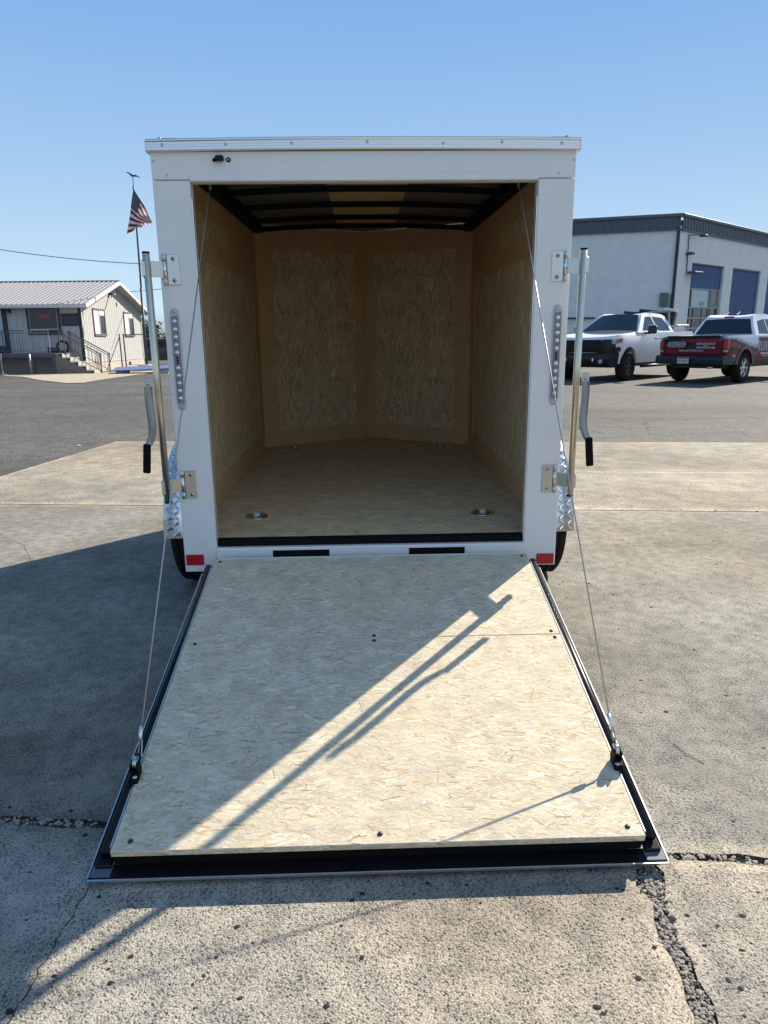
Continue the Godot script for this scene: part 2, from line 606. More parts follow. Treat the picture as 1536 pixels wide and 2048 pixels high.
func ground() -> void:
	# asphalt yard to the horizon
	var xs := []
	var x := -220.0
	while x < 220.1:
		xs.append(x)
		x += 0.5 if absf(x) < 16.0 else (2.0 if absf(x) < 50 else 17.0)
	var zs := []
	var z := 14.0
	while z > -420.0:
		zs.append(z)
		z -= 0.5 if z > -26 else (2.0 if z > -60.0 else 20.0)
	var big := noise(0.12, 71, FastNoiseLite.TYPE_SIMPLEX_SMOOTH, 4)
	var mid := noise(0.9, 72, FastNoiseLite.TYPE_SIMPLEX_SMOOTH, 3)
	var st := ST(true)
	var pos := func(i: int, j: int) -> Vector3: return Vector3(xs[i], gy(xs[i], zs[j]) - 0.014, zs[j])
	var col := func(i: int, j: int) -> Color:
		var v: float = 1.0 + 0.40 * big.get_noise_2d(xs[i] * 0.6, zs[j] * 2.2) + 0.35 * mid.get_noise_2d(xs[i] * 0.5, zs[j])
		var c := Vector3(0.135, 0.132, 0.121) * v
		return Color(c.x, c.y, c.z)
	for j in zs.size() - 1:
		for i in xs.size() - 1:
			for k in [[0, 1], [1, 1], [1, 0], [0, 1], [1, 0], [0, 0]]:
				st.set_color(col.call(i + k[0], j + k[1]))
				st.add_vertex(pos.call(i + k[0], j + k[1]))
	var g := put(done(st), "ground", M.asphalt)
	kind(g, "structure", "worn grey asphalt yard around the trailer")

	var apron := Node3D.new()
	apron.name = "concrete_apron"
	add_child(apron)
	kind(apron, "structure", "cracked tan concrete slabs under the trailer")
	slab(apron, "slab", -6.0, 0.790, 1.233, 4.2, 0.05, M.concrete_rough, Vector3(0.41, 0.37, 0.30), [0, 0.018, 0.010, 0], 81)
	slab(apron, "slab", 0.811, 6.0, 1.233, 4.2, 0.05, M.concrete_rough, Vector3(0.39, 0.355, 0.292), [0.022, 0, 0.010, 0], 84)
	slab(apron, "slab", -8.0, 9.0, -2.462, 1.214, 0.06, M.concrete_rough, Vector3(0.335, 0.31, 0.255), [0, 0, 0.003, 0.010], 87)
	slab(apron, "slab", -4.05, 0.2, -6.12, -2.478, 0.1, M.concrete_smooth, Vector3(0.40, 0.355, 0.275), [0.015, 0, 0.02, 0.002], 90)
	slab(apron, "slab", 0.206, 9.0, -4.105, -2.478, 0.1, M.concrete_smooth, Vector3(0.41, 0.365, 0.285), [0, 0, 0.001, 0.002], 93)
	slab(apron, "slab", 0.206, 9.0, -6.12, -4.115, 0.1, M.concrete_smooth, Vector3(0.39, 0.347, 0.27), [0, 0, 0.02, 0.001], 96)

	# loose stones
	var pm := pebble_mesh(3)
	rng.seed = 101
	var xf := []
	for i in 5200:      # the broken joint
		var b := rng.randf_range(1.16, 2.2)
		var spread := 0.011 + 0.010 * absf(sin(b * 7.0)) + 0.012 * (b - 1.1)
		var off := rng.randfn(0.0, spread)
		var q := ab(0.797 + (off if off < 0.0 else off * 1.7) + 0.02 * (b - 1.1), b)
		xf.append(stone_at(q.x, q.y, rng.randf_range(0.0012, 0.0035) if rng.randf() < 0.8 else rng.randf_range(0.0035, 0.007), rng.randf_range(0.003, 0.012)))
	for i in 420:
		var q := ab(rng.randf_range(0.85, 2.0), 1.224 + rng.randfn(0.0, 0.012))
		xf.append(stone_at(q.x, q.y, rng.randf_range(0.002, 0.008), 0.005))
	for i in 500:
		var q := ab(rng.randf_range(-2.2, -0.6), 1.224 + rng.randfn(0.0, 0.010))
		xf.append(stone_at(q.x, q.y, rng.randf_range(0.002, 0.007), 0.006))
	for i in 160:
		var q := ab(0.86 + rng.randfn(0.0, 0.018), rng.randf_range(0.80, 1.05))
		xf.append(stone_at(q.x, q.y, rng.randf_range(0.002, 0.008), 0.001))
	var gr := scatter("joint_gravel", null, pm, M.pebble, xf)
	gr.set_meta("label", "loose grey gravel filling the broken slab joint")
	gr.set_meta("category", "gravel")
	xf = []
	for i in 1700:
		var px := rng.randf_range(-4.5, 5.0)
		var pz := rng.randf_range(-3.0, 2.2)
		var r := rng.randf_range(0.0015, 0.0045)
		if rng.randf() < 0.16:
			r = rng.randf_range(0.005, 0.009)
		xf.append(stone_at(px, pz, r, r * 0.25))
	for i in 75:
		var px := rng.randf_range(-1.0, 1.2)
		var pz := rng.randf_range(1.36, 2.0)
		var r := rng.randf_range(0.003, 0.0075)
		xf.append(stone_at(px, pz, r, r * 0.12))
	for i in 130:
		var px := rng.randf_range(0.9, 3.2)
		var pz := rng.randf_range(-2.3, 1.2)
		var r := rng.randf_range(0.004, 0.009)
		xf.append(stone_at(px, pz, r, r * 0.12))
	for i in 330:
		var px := rng.randf_range(-1.0, 1.1)
		var pz := rng.randf_range(1.3, 2.0)
		var r := rng.randf_range(0.001, 0.0035) if rng.randf() < 0.75 else rng.randf_range(0.004, 0.0085)
		xf.append(stone_at(px, pz, r, r * 0.35))
	var ds := scatter("dark_chips", null, pebble_mesh(7), M.dark_pebble, xf)
	ds.set_meta("label", "small black stone chips dotted over the concrete")
	ds.set_meta("category", "chips")

	for lot in [["asphalt_chips", M.asphalt_chip, 4500, 0.012, 0.026, 211, "dark stones showing in the worn asphalt"], ["pale_chips", M.pale_chip, 3500, 0.010, 0.022, 223, "pale stones showing in the worn asphalt"]]:
		rng.seed = lot[5]
		xf = []
		for i in lot[2]:
			var pz := -6.4 - 14.0 * pow(rng.randf(), 1.4)
			var px := rng.randf_range(-0.85, 0.85) * (4.0 - pz)
			var r := rng.randf_range(lot[3], lot[4])
			var tr := stone_at(px, pz, r, 0.014 + r * 0.28)
			xf.append(tr)
		var ac := scatter(lot[0], null, pebble_mesh(13), lot[1], xf)
		ac.set_meta("label", lot[6])
		ac.set_meta("category", "chips")

	# hairline cracks, cut as narrow dark grooves
	rng.seed = 131
	var ck := Node3D.new()
	ck.name = "pavement_cracks"
	add_child(ck)
	kind(ck, "structure", "thin dark cracks running through the concrete and asphalt")
	crack(ck, [Vector2(-0.685, 1.32), Vector2(-0.69, 1.42), Vector2(-0.697, 1.57), Vector2(-0.715, 1.76)], 0.004)
	crack(ck, [Vector2(3.9, -6.9), Vector2(4.4, -8.2), Vector2(6.0, -8.3), Vector2(9.0, -8.5)], 0.02)
	crack(ck, [Vector2(2.1, -9.0), Vector2(2.9, -7.6), Vector2(3.3, -6.6)], 0.03)
	crack(ck, [Vector2(3.0, -11.5), Vector2(4.6, -9.9), Vector2(7.5, -9.6), Vector2(10.0, -9.4)], 0.02)
	crack(ck, [Vector2(1.5, -1.35), Vector2(1.9, -1.31), Vector2(2.3, -1.36)], 0.004)
	crack(ck, [Vector2(-2.6, -2.0), Vector2(-2.2, -1.6), Vector2(-1.9, -1.1)], 0.003)

func crack(parent: Node, pts: Array, w: float) -> void:
	var st := ST()
	var line := []
	for i in pts.size() - 1:
		var n := int(max(3.0, (pts[i + 1] - pts[i]).length() / (w * 4.0)))
		for k in n:
			line.append(pts[i].lerp(pts[i + 1], float(k) / n) + Vector2(rng.randfn(0, w * 0.8), rng.randfn(0, w * 0.8)))
	for i in line.size() - 1:
		var d: Vector2 = (line[i + 1] - line[i]).normalized().orthogonal()
		var w0 := w * (0.25 + 0.5 * absf(sin(i * 0.9))) * 0.5
		var w1 := w * (0.25 + 0.5 * absf(sin((i + 1) * 0.9))) * 0.5
		var a: Vector2 = line[i] + d * w0; var b: Vector2 = line[i] - d * w0
		var c: Vector2 = line[i + 1] - d * w1; var e: Vector2 = line[i + 1] + d * w1
		var L := 0.001 if line[i].y > -6.0 else -0.012
		quad(st, Vector3(a.x, gy(0, a.y) + L, a.y), Vector3(b.x, gy(0, b.y) + L, b.y), Vector3(c.x, gy(0, c.y) + L, c.y), Vector3(e.x, gy(0, e.y) + L, e.y))
	put(done(st), "crack", M.dark_pebble, parent)

# ---------------------------------------------------------------- the cargo trailer
func screw_mesh(r: float) -> ArrayMesh:
	var key := "screw%f" % r
	if not cache.has(key):
		var st := ST(true)
		lathe(st, [Vector2(0, r * 0.55), Vector2(r * 0.45, r * 0.5), Vector2(r * 0.85, r * 0.25), Vector2(r, 0)], 10)
		cache[key] = done(st)
	return cache[key]

func screw(parent: Node, p: Vector3, r: float, normal: Vector3, m: Material, called := "screw") -> void:
	var b := Basis()
	if absf(normal.y) < 0.99:
		var x := Vector3.UP.cross(normal).normalized()
		b = Basis(x, normal, x.cross(normal))
	put(screw_mesh(r), called, m, parent, Transform3D(b, p))

func trailer() -> void:
	var t := thing("cargo_trailer", "small white enclosed cargo trailer with its rear ramp door lowered", "trailer")
	var W: Material = M.trailer_white
	var XO := 0.762
	var XI := 0.733
	# --- outer skin and frame
	for s in [-1.0, 1.0]:
		box(t, "side_wall", Vector3(s * (XO - 0.009), 1.16, -1.275), Vector3(0.018, 1.60, 2.45), W, 0.003)
		var sp := ST()
		var pp := PackedVector2Array([Vector2(-0.0665, 0.052), Vector2(-0.0665, 0.003), Vector2(-0.0635, 0.0), Vector2(0.0625, 0.0), Vector2(0.0665, 0.004), Vector2(0.0665, 0.052)])
		for i in pp.size(): pp[i].x *= s
		extrude(sp, pp, -0.7385, 0.7385, Transform3D(Basis(Vector3(1, 0, 0), Vector3(0, 0, -1), Vector3(0, 1, 0)), Vector3.ZERO))
		var post := put(done(sp), "door_post", W, t, Transform3D(Basis(), Vector3(s * 0.6955, 1.0855, 0)))
		if s < 0: post.set_meta("label", "white rear door post with a light bar")
		box(post, "gasket", Vector3(-s * 0.0685, -0.02, -0.014), Vector3(0.004, 1.40, 0.014), M.aluminium)
		# nose, outside
		var a := Vector3(s * 0.753, 0, -2.50)
		var b := Vector3(0, 0, -3.0)
		var d := b - a
		box(t, "nose_wall", (a + b) * 0.5 + Vector3(0, 1.17, 0), Vector3(0.018, 1.62, d.length()), W, 0.003, Vector3(0, atan2(d.x, d.z), 0))
	var hd := box(t, "header", Vector3(0, 1.8735, -0.026), Vector3(1.524, 0.093, 0.052), W, 0.003)
	box(hd, "header_lip", Vector3(0, -0.0385, 0.0275), Vector3(1.256, 0.025, 0.004), W, 0.001)
	box(hd, "header_lip_return", Vector3(0, -0.0505, 0.0), Vector3(1.256, 0.006, 0.05), W)
	for q in [[-0.752, 1.888], [-0.707, 1.842], [0.752, 1.886], [0.700, 1.842]]:
		screw(hd, Vector3(q[0], q[1] - 1.8735, 0.026), 0.0045, Vector3.BACK, M.screw)
	var cap := Node3D.new()
	cap.name = "roof_trim"
	cap.position = Vector3(0, 1.937, 0)
	t.add_child(cap)
	# extruded aluminium trim with ridges, slightly arched
	var prof := [Vector2(0.0, -0.021), Vector2(0.016, -0.021), Vector2(0.018, -0.017), Vector2(0.018, -0.0155), Vector2(0.0145, -0.015), Vector2(0.0145, -0.008), Vector2(0.0155, -0.0075), Vector2(0.0155, -0.0065), Vector2(0.0145, -0.006), Vector2(0.0145, 0.000), Vector2(0.0155, 0.0005), Vector2(0.0155, 0.0015), Vector2(0.0145, 0.002), Vector2(0.0145, 0.009), Vector2(0.0165, 0.0095), Vector2(0.0185, 0.0125), Vector2(0.0185, 0.016), Vector2(0.016, 0.0195), Vector2(0.0, 0.021), Vector2(-0.06, 0.030), Vector2(-0.22, 0.056)]
	var st := ST()
	var n := 16
	for i in n:
		var x0 := lerpf(-0.7705, 0.7705, float(i) / n)
		var x1 := lerpf(-0.7705, 0.7705, float(i + 1) / n)
		for k in prof.size() - 1:
			var p: Vector2 = prof[k]; var q: Vector2 = prof[k + 1]
			var r0 := 0.006 * (1.0 - pow(x0 / 0.77, 2)); var r1 := 0.006 * (1.0 - pow(x1 / 0.77, 2))
			quad(st, Vector3(x0, p.y + r0, p.x), Vector3(x1, p.y + r1, p.x), Vector3(x1, q.y + r1, q.x), Vector3(x0, q.y + r0, q.x))
	put(done(st), "trim_extrusion", M.aluminium, cap)
	for s in [-1.0, 1.0]:
		box(cap, "end_cap", Vector3(s * 0.7715, 0.000, -0.01), Vector3(0.003, 0.044, 0.058), M.aluminium)
		box(t, "roof_edge_trim", Vector3(s * 0.767, 1.967, -1.37), Vector3(0.010, 0.05, 2.28), M.aluminium)
	for q in [[-0.713, -0.004], [-0.49, -0.002], [-0.258, 0.0], [0.009, 0.004], [0.278, -0.002], [0.488, 0.002], [0.703, -0.003]]:
		screw(cap, Vector3(q[0], q[1] + 0.004, 0.0145), 0.0058, Vector3.BACK, M.screw)
	# roof, arched, and the V nose part
	st = ST(true)
	extrude(st, PackedVector2Array([Vector2(-0.76, 0.22), Vector2(0.76, 0.22), Vector2(0.76, 2.5), Vector2(0, 3.0), Vector2(-0.76, 2.5)]), 1.987, 1.999, Transform3D(Basis(Vector3(1, 0, 0), Vector3(0, 0, -1), Vector3(0, 1, 0)), Vector3.ZERO))
	put(done(st), "roof_skin", M.aluminium, t)
	# --- floor, sill
	st = ST()
	extrude(st, PackedVector2Array([Vector2(-XI, 0.05), Vector2(XI, 0.05), Vector2(XI, 2.295), Vector2(0, 2.757), Vector2(-XI, 2.295)]), 0.446, 0.475, Transform3D(Basis(Vector3(1, 0, 0), Vector3(0, 0, -1), Vector3(0, 1, 0)), Vector3.ZERO))
	put(done(st), "floor_board", M.osb_floor, t)
	box(t, "threshold_strip", Vector3(0, 0.463, -0.028), Vector3(1.256, 0.026, 0.044), M.black_rubber, 0.003)
	var sill := box(t, "rear_sill", Vector3(0, 0.424, -0.018), Vector3(1.256, 0.048, 0.066), W, 0.004)
	for q in [-0.2855, 0.2685]:
		box(sill, "hinge_pocket", Vector3(q, -0.003, 0.0335), Vector3(0.229, 0.030, 0.003), M.black_rubber, 0.001)
	box(t, "rear_crossmember", Vector3(0, 0.375, -0.06), Vector3(1.50, 0.05, 0.05), M.black_steel)
	for s in [-1.0, 1.0]:
		box(t, "frame_rail", Vector3(s * 0.70, 0.385, -1.35), Vector3(0.05, 0.08, 2.5), M.black_steel)
		rod(t, "tongue_beam", Vector3(s * 0.62, 0.37, -2.3), Vector3(s * 0.05, 0.40, -4.1), 0.035, M.black_steel, 8)
	rod(t, "tongue_jack", Vector3(0, gy(0, -3.9), -3.9), Vector3(0, 0.95, -3.9), 0.03, M.zinc)
	box(t, "axle", Vector3(0, 0.30, -0.92), Vector3(1.6, 0.06, 0.06), M.black_steel)
	# --- lining
	for s in [-1.0, 1.0]:
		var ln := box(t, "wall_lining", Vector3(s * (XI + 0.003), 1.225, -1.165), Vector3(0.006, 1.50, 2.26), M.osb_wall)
		ln.set_meta("label", "strand board lining of a side wall with brown paper strips")
		var x: float = -s * 0.004
		box(ln, "paper_strip", Vector3(x, -0.69, 0), Vector3(0.003, 0.118, 2.26), M.kraft)
		box(ln, "paper_strip", Vector3(x, 0.43, 0), Vector3(0.003, 0.10, 2.26), M.kraft)
		box(ln, "paper_strip", Vector3(x, 0.665, 0), Vector3(0.003, 0.17, 2.26), M.kraft)
		box(ln, "paper_strip", Vector3(x - s * 0.0005, 0.0, -1.03), Vector3(0.003, 1.50, 0.19), M.kraft)
		box(ln, "paper_strip", Vector3(x - s * 0.0005, 0.53, -0.55), Vector3(0.003, 0.1, 0.9), M.kraft)
		var a := Vector3(s * XI, 0, -2.292)
		var b := Vector3(0, 0, -2.752)
		var d := b - a
		var L := d.length()
		var nose := Node3D.new()
		nose.name = "nose_lining"
		t.add_child(nose, true)
		# local x runs from the corner to the apex, z faces the door
		var ux := d / L
		var uz := ux.cross(Vector3.UP) * (1.0 if s < 0 else -1.0)
		nose.transform = Transform3D(Basis(ux, Vector3.UP, uz) if s < 0 else Basis(-ux, Vector3.UP, uz), a)
		var dir := 1.0 if s < 0 else -1.0
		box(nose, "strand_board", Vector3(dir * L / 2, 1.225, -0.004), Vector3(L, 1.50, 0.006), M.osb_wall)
		for q in [[0.06, 1.225, 0.125, 1.50], [L - 0.045, 1.225, 0.085, 1.50]]:
			box(nose, "paper_strip", Vector3(dir * q[0], q[1], 0.0005), Vector3(q[2], q[3], 0.003), M.kraft)
		box(nose, "paper_strip", Vector3(dir * L / 2, 1.90, 0.0015), Vector3(L, 0.15, 0.003), M.kraft)
		box(nose, "paper_strip", Vector3(dir * L / 2, 0.53, 0.0015), Vector3(L, 0.11, 0.003), M.kraft)
		rod(t, "corner_bead", a + Vector3(-s * 0.006, 0.478, 0.004), a + Vector3(-s * 0.006, 1.97, 0.004), 0.005, M.kraft, 6)
		box(t, "top_rail", Vector3(s * 0.70, 1.945, -1.16), Vector3(0.06, 0.055, 2.24), M.black_steel, 0.004)
	rod(t, "apex_bead", Vector3(0, 0.478, -2.742), Vector3(0, 1.97, -2.742), 0.006, M.kraft, 6)
	# --- ceiling: dark skin, bows, plywood strip down the middle
	st = ST()
	extrude(st, PackedVector2Array([Vector2(-0.74, 0.2), Vector2(0.74, 0.2), Vector2(0.74, 2.3), Vector2(0, 2.77), Vector2(-0.74, 2.3)]), 1.980, 1.986, Transform3D(Basis(Vector3(1, 0, 0), Vector3(0, 0, -1), Vector3(0, 1, 0)), Vector3.ZERO))
	put(done(st), "ceiling_panel", M.ceiling_skin, t)
	box(t, "ceiling_board", Vector3(0.015, 1.976, -1.30), Vector3(0.39, 0.006, 2.30), M.ceiling_ply)
	for z in [-0.50, -0.96, -1.42, -1.90, -2.28]:
		st = ST(true)
		for k in 12:
			var x0 := lerpf(-0.70, 0.70, k / 12.0); var x1 := lerpf(-0.70, 0.70, (k + 1) / 12.0)
			var y0 := 1.972 - 0.022 * pow(x0 / 0.7, 2); var y1 := 1.972 - 0.022 * pow(x1 / 0.7, 2)
			for q in [[0.0, -0.024, 0.016, -0.024], [0.016, -0.024, 0.016, 0.002], [-0.016, 0.002, -0.016, -0.024], [-0.016, -0.024, 0.0, -0.024]]:
				quad(st, Vector3(x0, y0 + q[1], q[0]), Vector3(x1, y1 + q[1], q[0]), Vector3(x1, y1 + q[3], q[2]), Vector3(x0, y0 + q[3], q[2]))
		put(done(st), "roof_bow", M.black_steel, t, Transform3D(Basis(), Vector3(0, 0, z)))
	# --- tie-down rings in the floor
	for q in [[-0.52, -0.38], [0.52, -0.37], [-0.51, -2.22], [0.52, -2.23]]:
		st = ST(true)
		lathe(st, [Vector2(0.0, 0.001), Vector2(0.032, 0.001), Vector2(0.040, 0.005), Vector2(0.052, 0.004), Vector2(0.054, 0.0)], 20)
		var pan := put(done(st), "tie_down_pan", M.zinc, t, Transform3D(Basis(), Vector3(q[0], 0.4755, q[1])))
		var ring := []
		for k in 17:
			ring.append(Vector3(cos(TAU * k / 16) * 0.026, 0.009 + 0.004 * sin(TAU * k / 16), sin(TAU * k / 16) * 0.026))
		st = ST(true)
		tube(st, ring, 0.0045, 6)
		put(done(st), "ring", M.zinc, pan)
		box(pan, "ring_clip", Vector3(0, 0.009, -0.026), Vector3(0.03, 0.01, 0.012), M.zinc)
	# --- lamps and reflectors
	for s in [-1.0, 1.0]:
		var yb := 1.196
		var lb := Node3D.new()
		lb.name = "light_bar"
		lb.position = Vector3(s * 0.721, yb, 0.0005)
		t.add_child(lb, true)
		box(lb, "housing", Vector3(0, 0, 0.004), Vector3(0.034, 0.335, 0.008), M.clear_lens, 0.003)
		box(lb, "lens", Vector3(0, 0, 0.0095), Vector3(0.025, 0.322, 0.004), M.lens_smoke, 0.0015)
		for e in [-1.0, 1.0]:
			st = ST(true)
			lathe(st, [Vector2(0, 0.004), Vector2(0.014, 0.004), Vector2(0.016, 0.0)], 14, Transform3D(Basis(Vector3.RIGHT, PI / 2), Vector3(0, e * 0.174, 0)))
			put(done(st), "end_tab", M.clear_lens, lb)
			screw(lb, Vector3(0, e * 0.178, 0.004), 0.005, Vector3.BACK, M.screw)
		for k in 11:
			var yy := (k - 5) * 0.0285
			if absf(yy) < 0.012:
				continue
			screw(lb, Vector3(0, yy, 0.011), 0.009, Vector3.BACK, M.led_dome, "led_dome")
		for k in [-1, 0, 1]:
			screw(lb, Vector3(0, k * 0.010, 0.0115), 0.0045, Vector3.BACK, M.black_gloss, "led_cluster")
		box(t, "reflector", Vector3(s * 0.7195, 0.386 - 0.012 * s, 0.003), Vector3(0.071, 0.045, 0.005), M.red_reflector, 0.002)
	var pl := box(t, "licence_lamp", Vector3(-0.516, 1.894, 0.012), Vector3(0.030, 0.018, 0.022), M.black_gloss, 0.004)
	rod(pl, "lamp_stub", Vector3(-0.022, -0.004, -0.01), Vector3(-0.010, -0.004, 0.008), 0.006, M.black_rubber, 8)
	screw(pl, Vector3(0.030, -0.003, -0.012), 0.009, Vector3.BACK, M.black_gloss, "grommet")
	screw(pl, Vector3(0.030, -0.003, -0.008), 0.004, Vector3.BACK, M.screw, "grommet_core")
	# --- cam bars with hinges and levers
	for s in [-1.0, 1.0]:
		var bar := Node3D.new()
		bar.name = "cam_bar"
		t.add_child(bar, true)
		bar.position = Vector3(s * 0.808, 1.11, 0.0)
		rod(bar, "bar_tube", Vector3(0, -0.466, 0), Vector3(0, 0.470, 0), 0.0135, M.rod_steel, 16)
		rod(bar, "bar_cap", Vector3(0, 0.470, 0), Vector3(0, 0.476, 0), 0.0138, M.black_rubber, 16)
		rod(bar, "bar_cap", Vector3(0, -0.472, 0), Vector3(0, -0.466, 0), 0.0138, M.black_rubber, 16)
		for h in [[1.522, 0.054], [0.713, 0.056]]:
			var hg := Node3D.new()
			hg.name = "hinge"
			bar.add_child(hg, true)
			hg.transform = bar.transform.affine_inverse() * BODY * Transform3D(Basis(), Vector3(0, h[0], 0))
			box(hg, "plate", Vector3(s * 0.712, 0, 0.0025), Vector3(0.044, h[1] * 2.0, 0.004), M.zinc, 0.0015)
			rod(hg, "knuckle", Vector3(s * 0.741, h[1], 0.007), Vector3(s * 0.741, 0.031, 0.007), 0.0075, M.zinc)
			rod(hg, "knuckle", Vector3(s * 0.741, -0.031, 0.007), Vector3(s * 0.741, -h[1], 0.007), 0.0075, M.zinc)
			rod(hg, "hinge_pin", Vector3(s * 0.741, -0.030, 0.007), Vector3(s * 0.741, 0.030, 0.007), 0.0062, M.bright_plate)
			box(hg, "strap", Vector3(s * 0.769, 0, 0.030), Vector3(0.069, 0.056, 0.003), M.zinc, 0.0, Vector3(0, -s * 0.80, 0))
			box(hg, "clamp", Vector3(s * 0.797, 0.0, 0.054), Vector3(0.030, 0.066, 0.026), M.zinc, 0.008)
			for e in [-1.0, 1.0]:
				screw(hg, Vector3(s * 0.710, e * (h[1] - 0.016), 0.0045), 0.0085, Vector3.BACK, M.screw, "bolt")
				screw(hg, Vector3(s * 0.710, e * (h[1] - 0.016), 0.0085), 0.0035, Vector3.BACK, M.black_gloss, "bolt_socket")
		# lever
		var lv := Node3D.new()
		lv.name = "lever"
		lv.position = Vector3(s * 0.031, 0.0, 0.012)
		bar.add_child(lv)
		box(lv, "bracket", Vector3(0, 0.0, 0), Vector3(0.030, 0.044, 0.006), M.zinc, 0.002)
		screw(lv, Vector3(0.002 * s, 0, 0.003), 0.008, Vector3.BACK, M.screw, "bolt")
		var path := [Vector2(0.002, -0.012), Vector2(0.002, -0.075), Vector2(-0.001, -0.12), Vector2(-0.004, -0.16), Vector2(-0.001, -0.195), Vector2(0.010, -0.222), Vector2(0.016, -0.235)]
		st = ST(true)
		for k in path.size() - 1:
			var p: Vector2 = path[k]; var q: Vector2 = path[k + 1]
			var zz0 := 0.004 + 0.003 * k; var zz1 := 0.004 + 0.003 * (k + 1)
			for f in [[-1, 1, 1, 1], [1, 1, 1, -1], [1, -1, -1, -1], [-1, -1, -1, 1]]:
				var wd := 0.0145; var th := 0.0028
				quad(st, Vector3(s * p.x + f[0] * wd, p.y, zz0 + f[1] * th), Vector3(s * q.x + f[0] * wd, q.y, zz1 + f[1] * th), Vector3(s * q.x + f[2] * wd, q.y, zz1 + f[3] * th), Vector3(s * p.x + f[2] * wd, p.y, zz0 + f[3] * th))
		put(done(st), "handle_bar", M.lever_steel, lv)
		box(lv, "grip", Vector3(s * 0.026, -0.285, 0.023), Vector3(0.029, 0.115, 0.012), M.black_rubber, 0.004, Vector3(0, 0, s * 0.10))
	# --- wheels and fenders
	for s in [-1.0, 1.0]:
		var wy := gy(0, -0.92) + 0.345
		var wheel := Node3D.new()
		wheel.name = "wheel"
		wheel.position = Vector3(s * 0.89, wy, -0.92)
		wheel.scale = Vector3(1.0, 1.04, 1.04)
		t.add_child(wheel, true)
		var xf := Transform3D(Basis(Vector3.FORWARD, s * PI / 2), Vector3.ZERO)
		st = ST(true)
		var tp := [Vector2(0.19, -0.085), Vector2(0.23, -0.10), Vector2(0.28, -0.103), Vector2(0.315, -0.092)]
		for k in 5:
			var y0 := -0.080 + k * 0.034
			tp += [Vector2(0.331 - absf(y0) * 0.06, y0), Vector2(0.333 - absf(y0 + 0.024) * 0.06, y0 + 0.024), Vector2(0.322, y0 + 0.026), Vector2(0.322, y0 + 0.032)]
		tp.resize(tp.size() - 2)
		tp += [Vector2(0.315, 0.092), Vector2(0.28, 0.103), Vector2(0.23, 0.10), Vector2(0.19, 0.085)]
		lathe(st, tp, 40, xf)
		put(done(st), "tyre", M.tyre, wheel)
		st = ST(true)
		lathe(st, [Vector2(0.0, 0.03), Vector2(0.05, 0.035), Vector2(0.06, 0.02), Vector2(0.15, 0.02), Vector2(0.175, 0.07), Vector2(0.195, 0.085), Vector2(0.19, -0.085), Vector2(0.0, -0.05)], 28, xf)
		put(done(st), "rim", M.silver_rim, wheel)
		var fd := Node3D.new()
		fd.name = "fender"
		fd.position = Vector3(0, 0.30, -1.0)
		t.add_child(fd, true)
		var R := 0.455
		st = ST(true)
		var xa: float = s * 0.7625; var xb: float = s * 1.0
		for k in 30:
			var a0 := lerpf(0.06, PI - 0.06, k / 30.0); var a1 := lerpf(0.06, PI - 0.06, (k + 1) / 30.0)
			var p := Vector2(cos(a0), sin(a0)) * R; var q := Vector2(cos(a1), sin(a1)) * R
			quad(st, Vector3(xa, p.y, p.x), Vector3(xa, q.y, q.x), Vector3(xb, q.y, q.x), Vector3(xb, p.y, p.x))
			var i0 := Vector2(cos(a0), sin(a0)) * (R - 0.035); var i1 := Vector2(cos(a1), sin(a1)) * (R - 0.035)
			quad(st, Vector3(xb, p.y, p.x), Vector3(xb, q.y, q.x), Vector3(xb, i1.y, i1.x), Vector3(xb, i0.y, i0.x))
		put(done(st), "fender_sheet", M.bright_plate, fd)
		var tm := tread_bar()
		for k in 24:
			var ang := 0.10 + k * 0.058
			for j in 6:
				var o := Vector3(s * (0.785 + j * 0.039), sin(ang) * R, cos(ang) * R)
				var nrm := Vector3(0, sin(ang), cos(ang))
				var tx := Vector3.RIGHT
				var tz := tx.cross(nrm)
				var bs := Basis(tx, nrm, tz) * Basis(Vector3.UP, (PI / 4) * (1 if (j + k) % 2 == 0 else -1))
				put(tm, "tread", M.bright_plate, fd, Transform3D(bs, o))
	# --- ramp door
	var ramp := Node3D.new()
	ramp.name = "ramp_door"
	ramp.position = Vector3(0, 0.406, 0.027)
	ramp.rotation.x = atan2(0.2772, 1.3227)
	t.add_child(ramp)
	var p1 := box(ramp, "deck_board", Vector3(0, -0.009, 0.273), Vector3(1.27, 0.018, 0.546), M.osb_pale, 0.0015)
	p1.set_meta("label", "short pale strand board at the hinge end")
	box(ramp, "deck_board", Vector3(0, -0.009, 0.9505), Vector3(1.27, 0.018, 0.805), M.osb_pale, 0.0015)
	box(ramp, "under_frame", Vector3(0, -0.0375, 0.68), Vector3(1.27, 0.037, 1.330), M.black_steel, 0.003)
	box(ramp, "end_lip", Vector3(0, -0.0595, 1.362), Vector3(1.372, 0.004, 0.042), M.black_gloss, 0.001)
	box(ramp, "end_edge", Vector3(0, -0.058, 1.3845), Vector3(1.376, 0.007, 0.003), M.aluminium)
	box(ramp, "hinge_strip", Vector3(0, -0.012, -0.012), Vector3(1.25, 0.012, 0.022), M.trailer_white, 0.002)
	for s in [-1.0, 1.0]:
		rod(ramp, "side_seal", Vector3(s * 0.657, -0.026, 0.02), Vector3(s * 0.658, -0.034, 1.330), 0.015, M.black_gloss, 16)
		box(ramp, "inner_edge", Vector3(s * 0.6375, -0.010, 0.70), Vector3(0.003, 0.022, 1.28), M.aluminium)
		box(ramp, "side_channel", Vector3(s * 0.660, -0.051, 0.69), Vector3(0.040, 0.012, 1.33), M.black_gloss, 0.003)
		box(ramp, "corner_plate", Vector3(s * 0.662, -0.0560, 1.360), Vector3(0.048, 0.004, 0.034), M.slate_trim, 0.001)
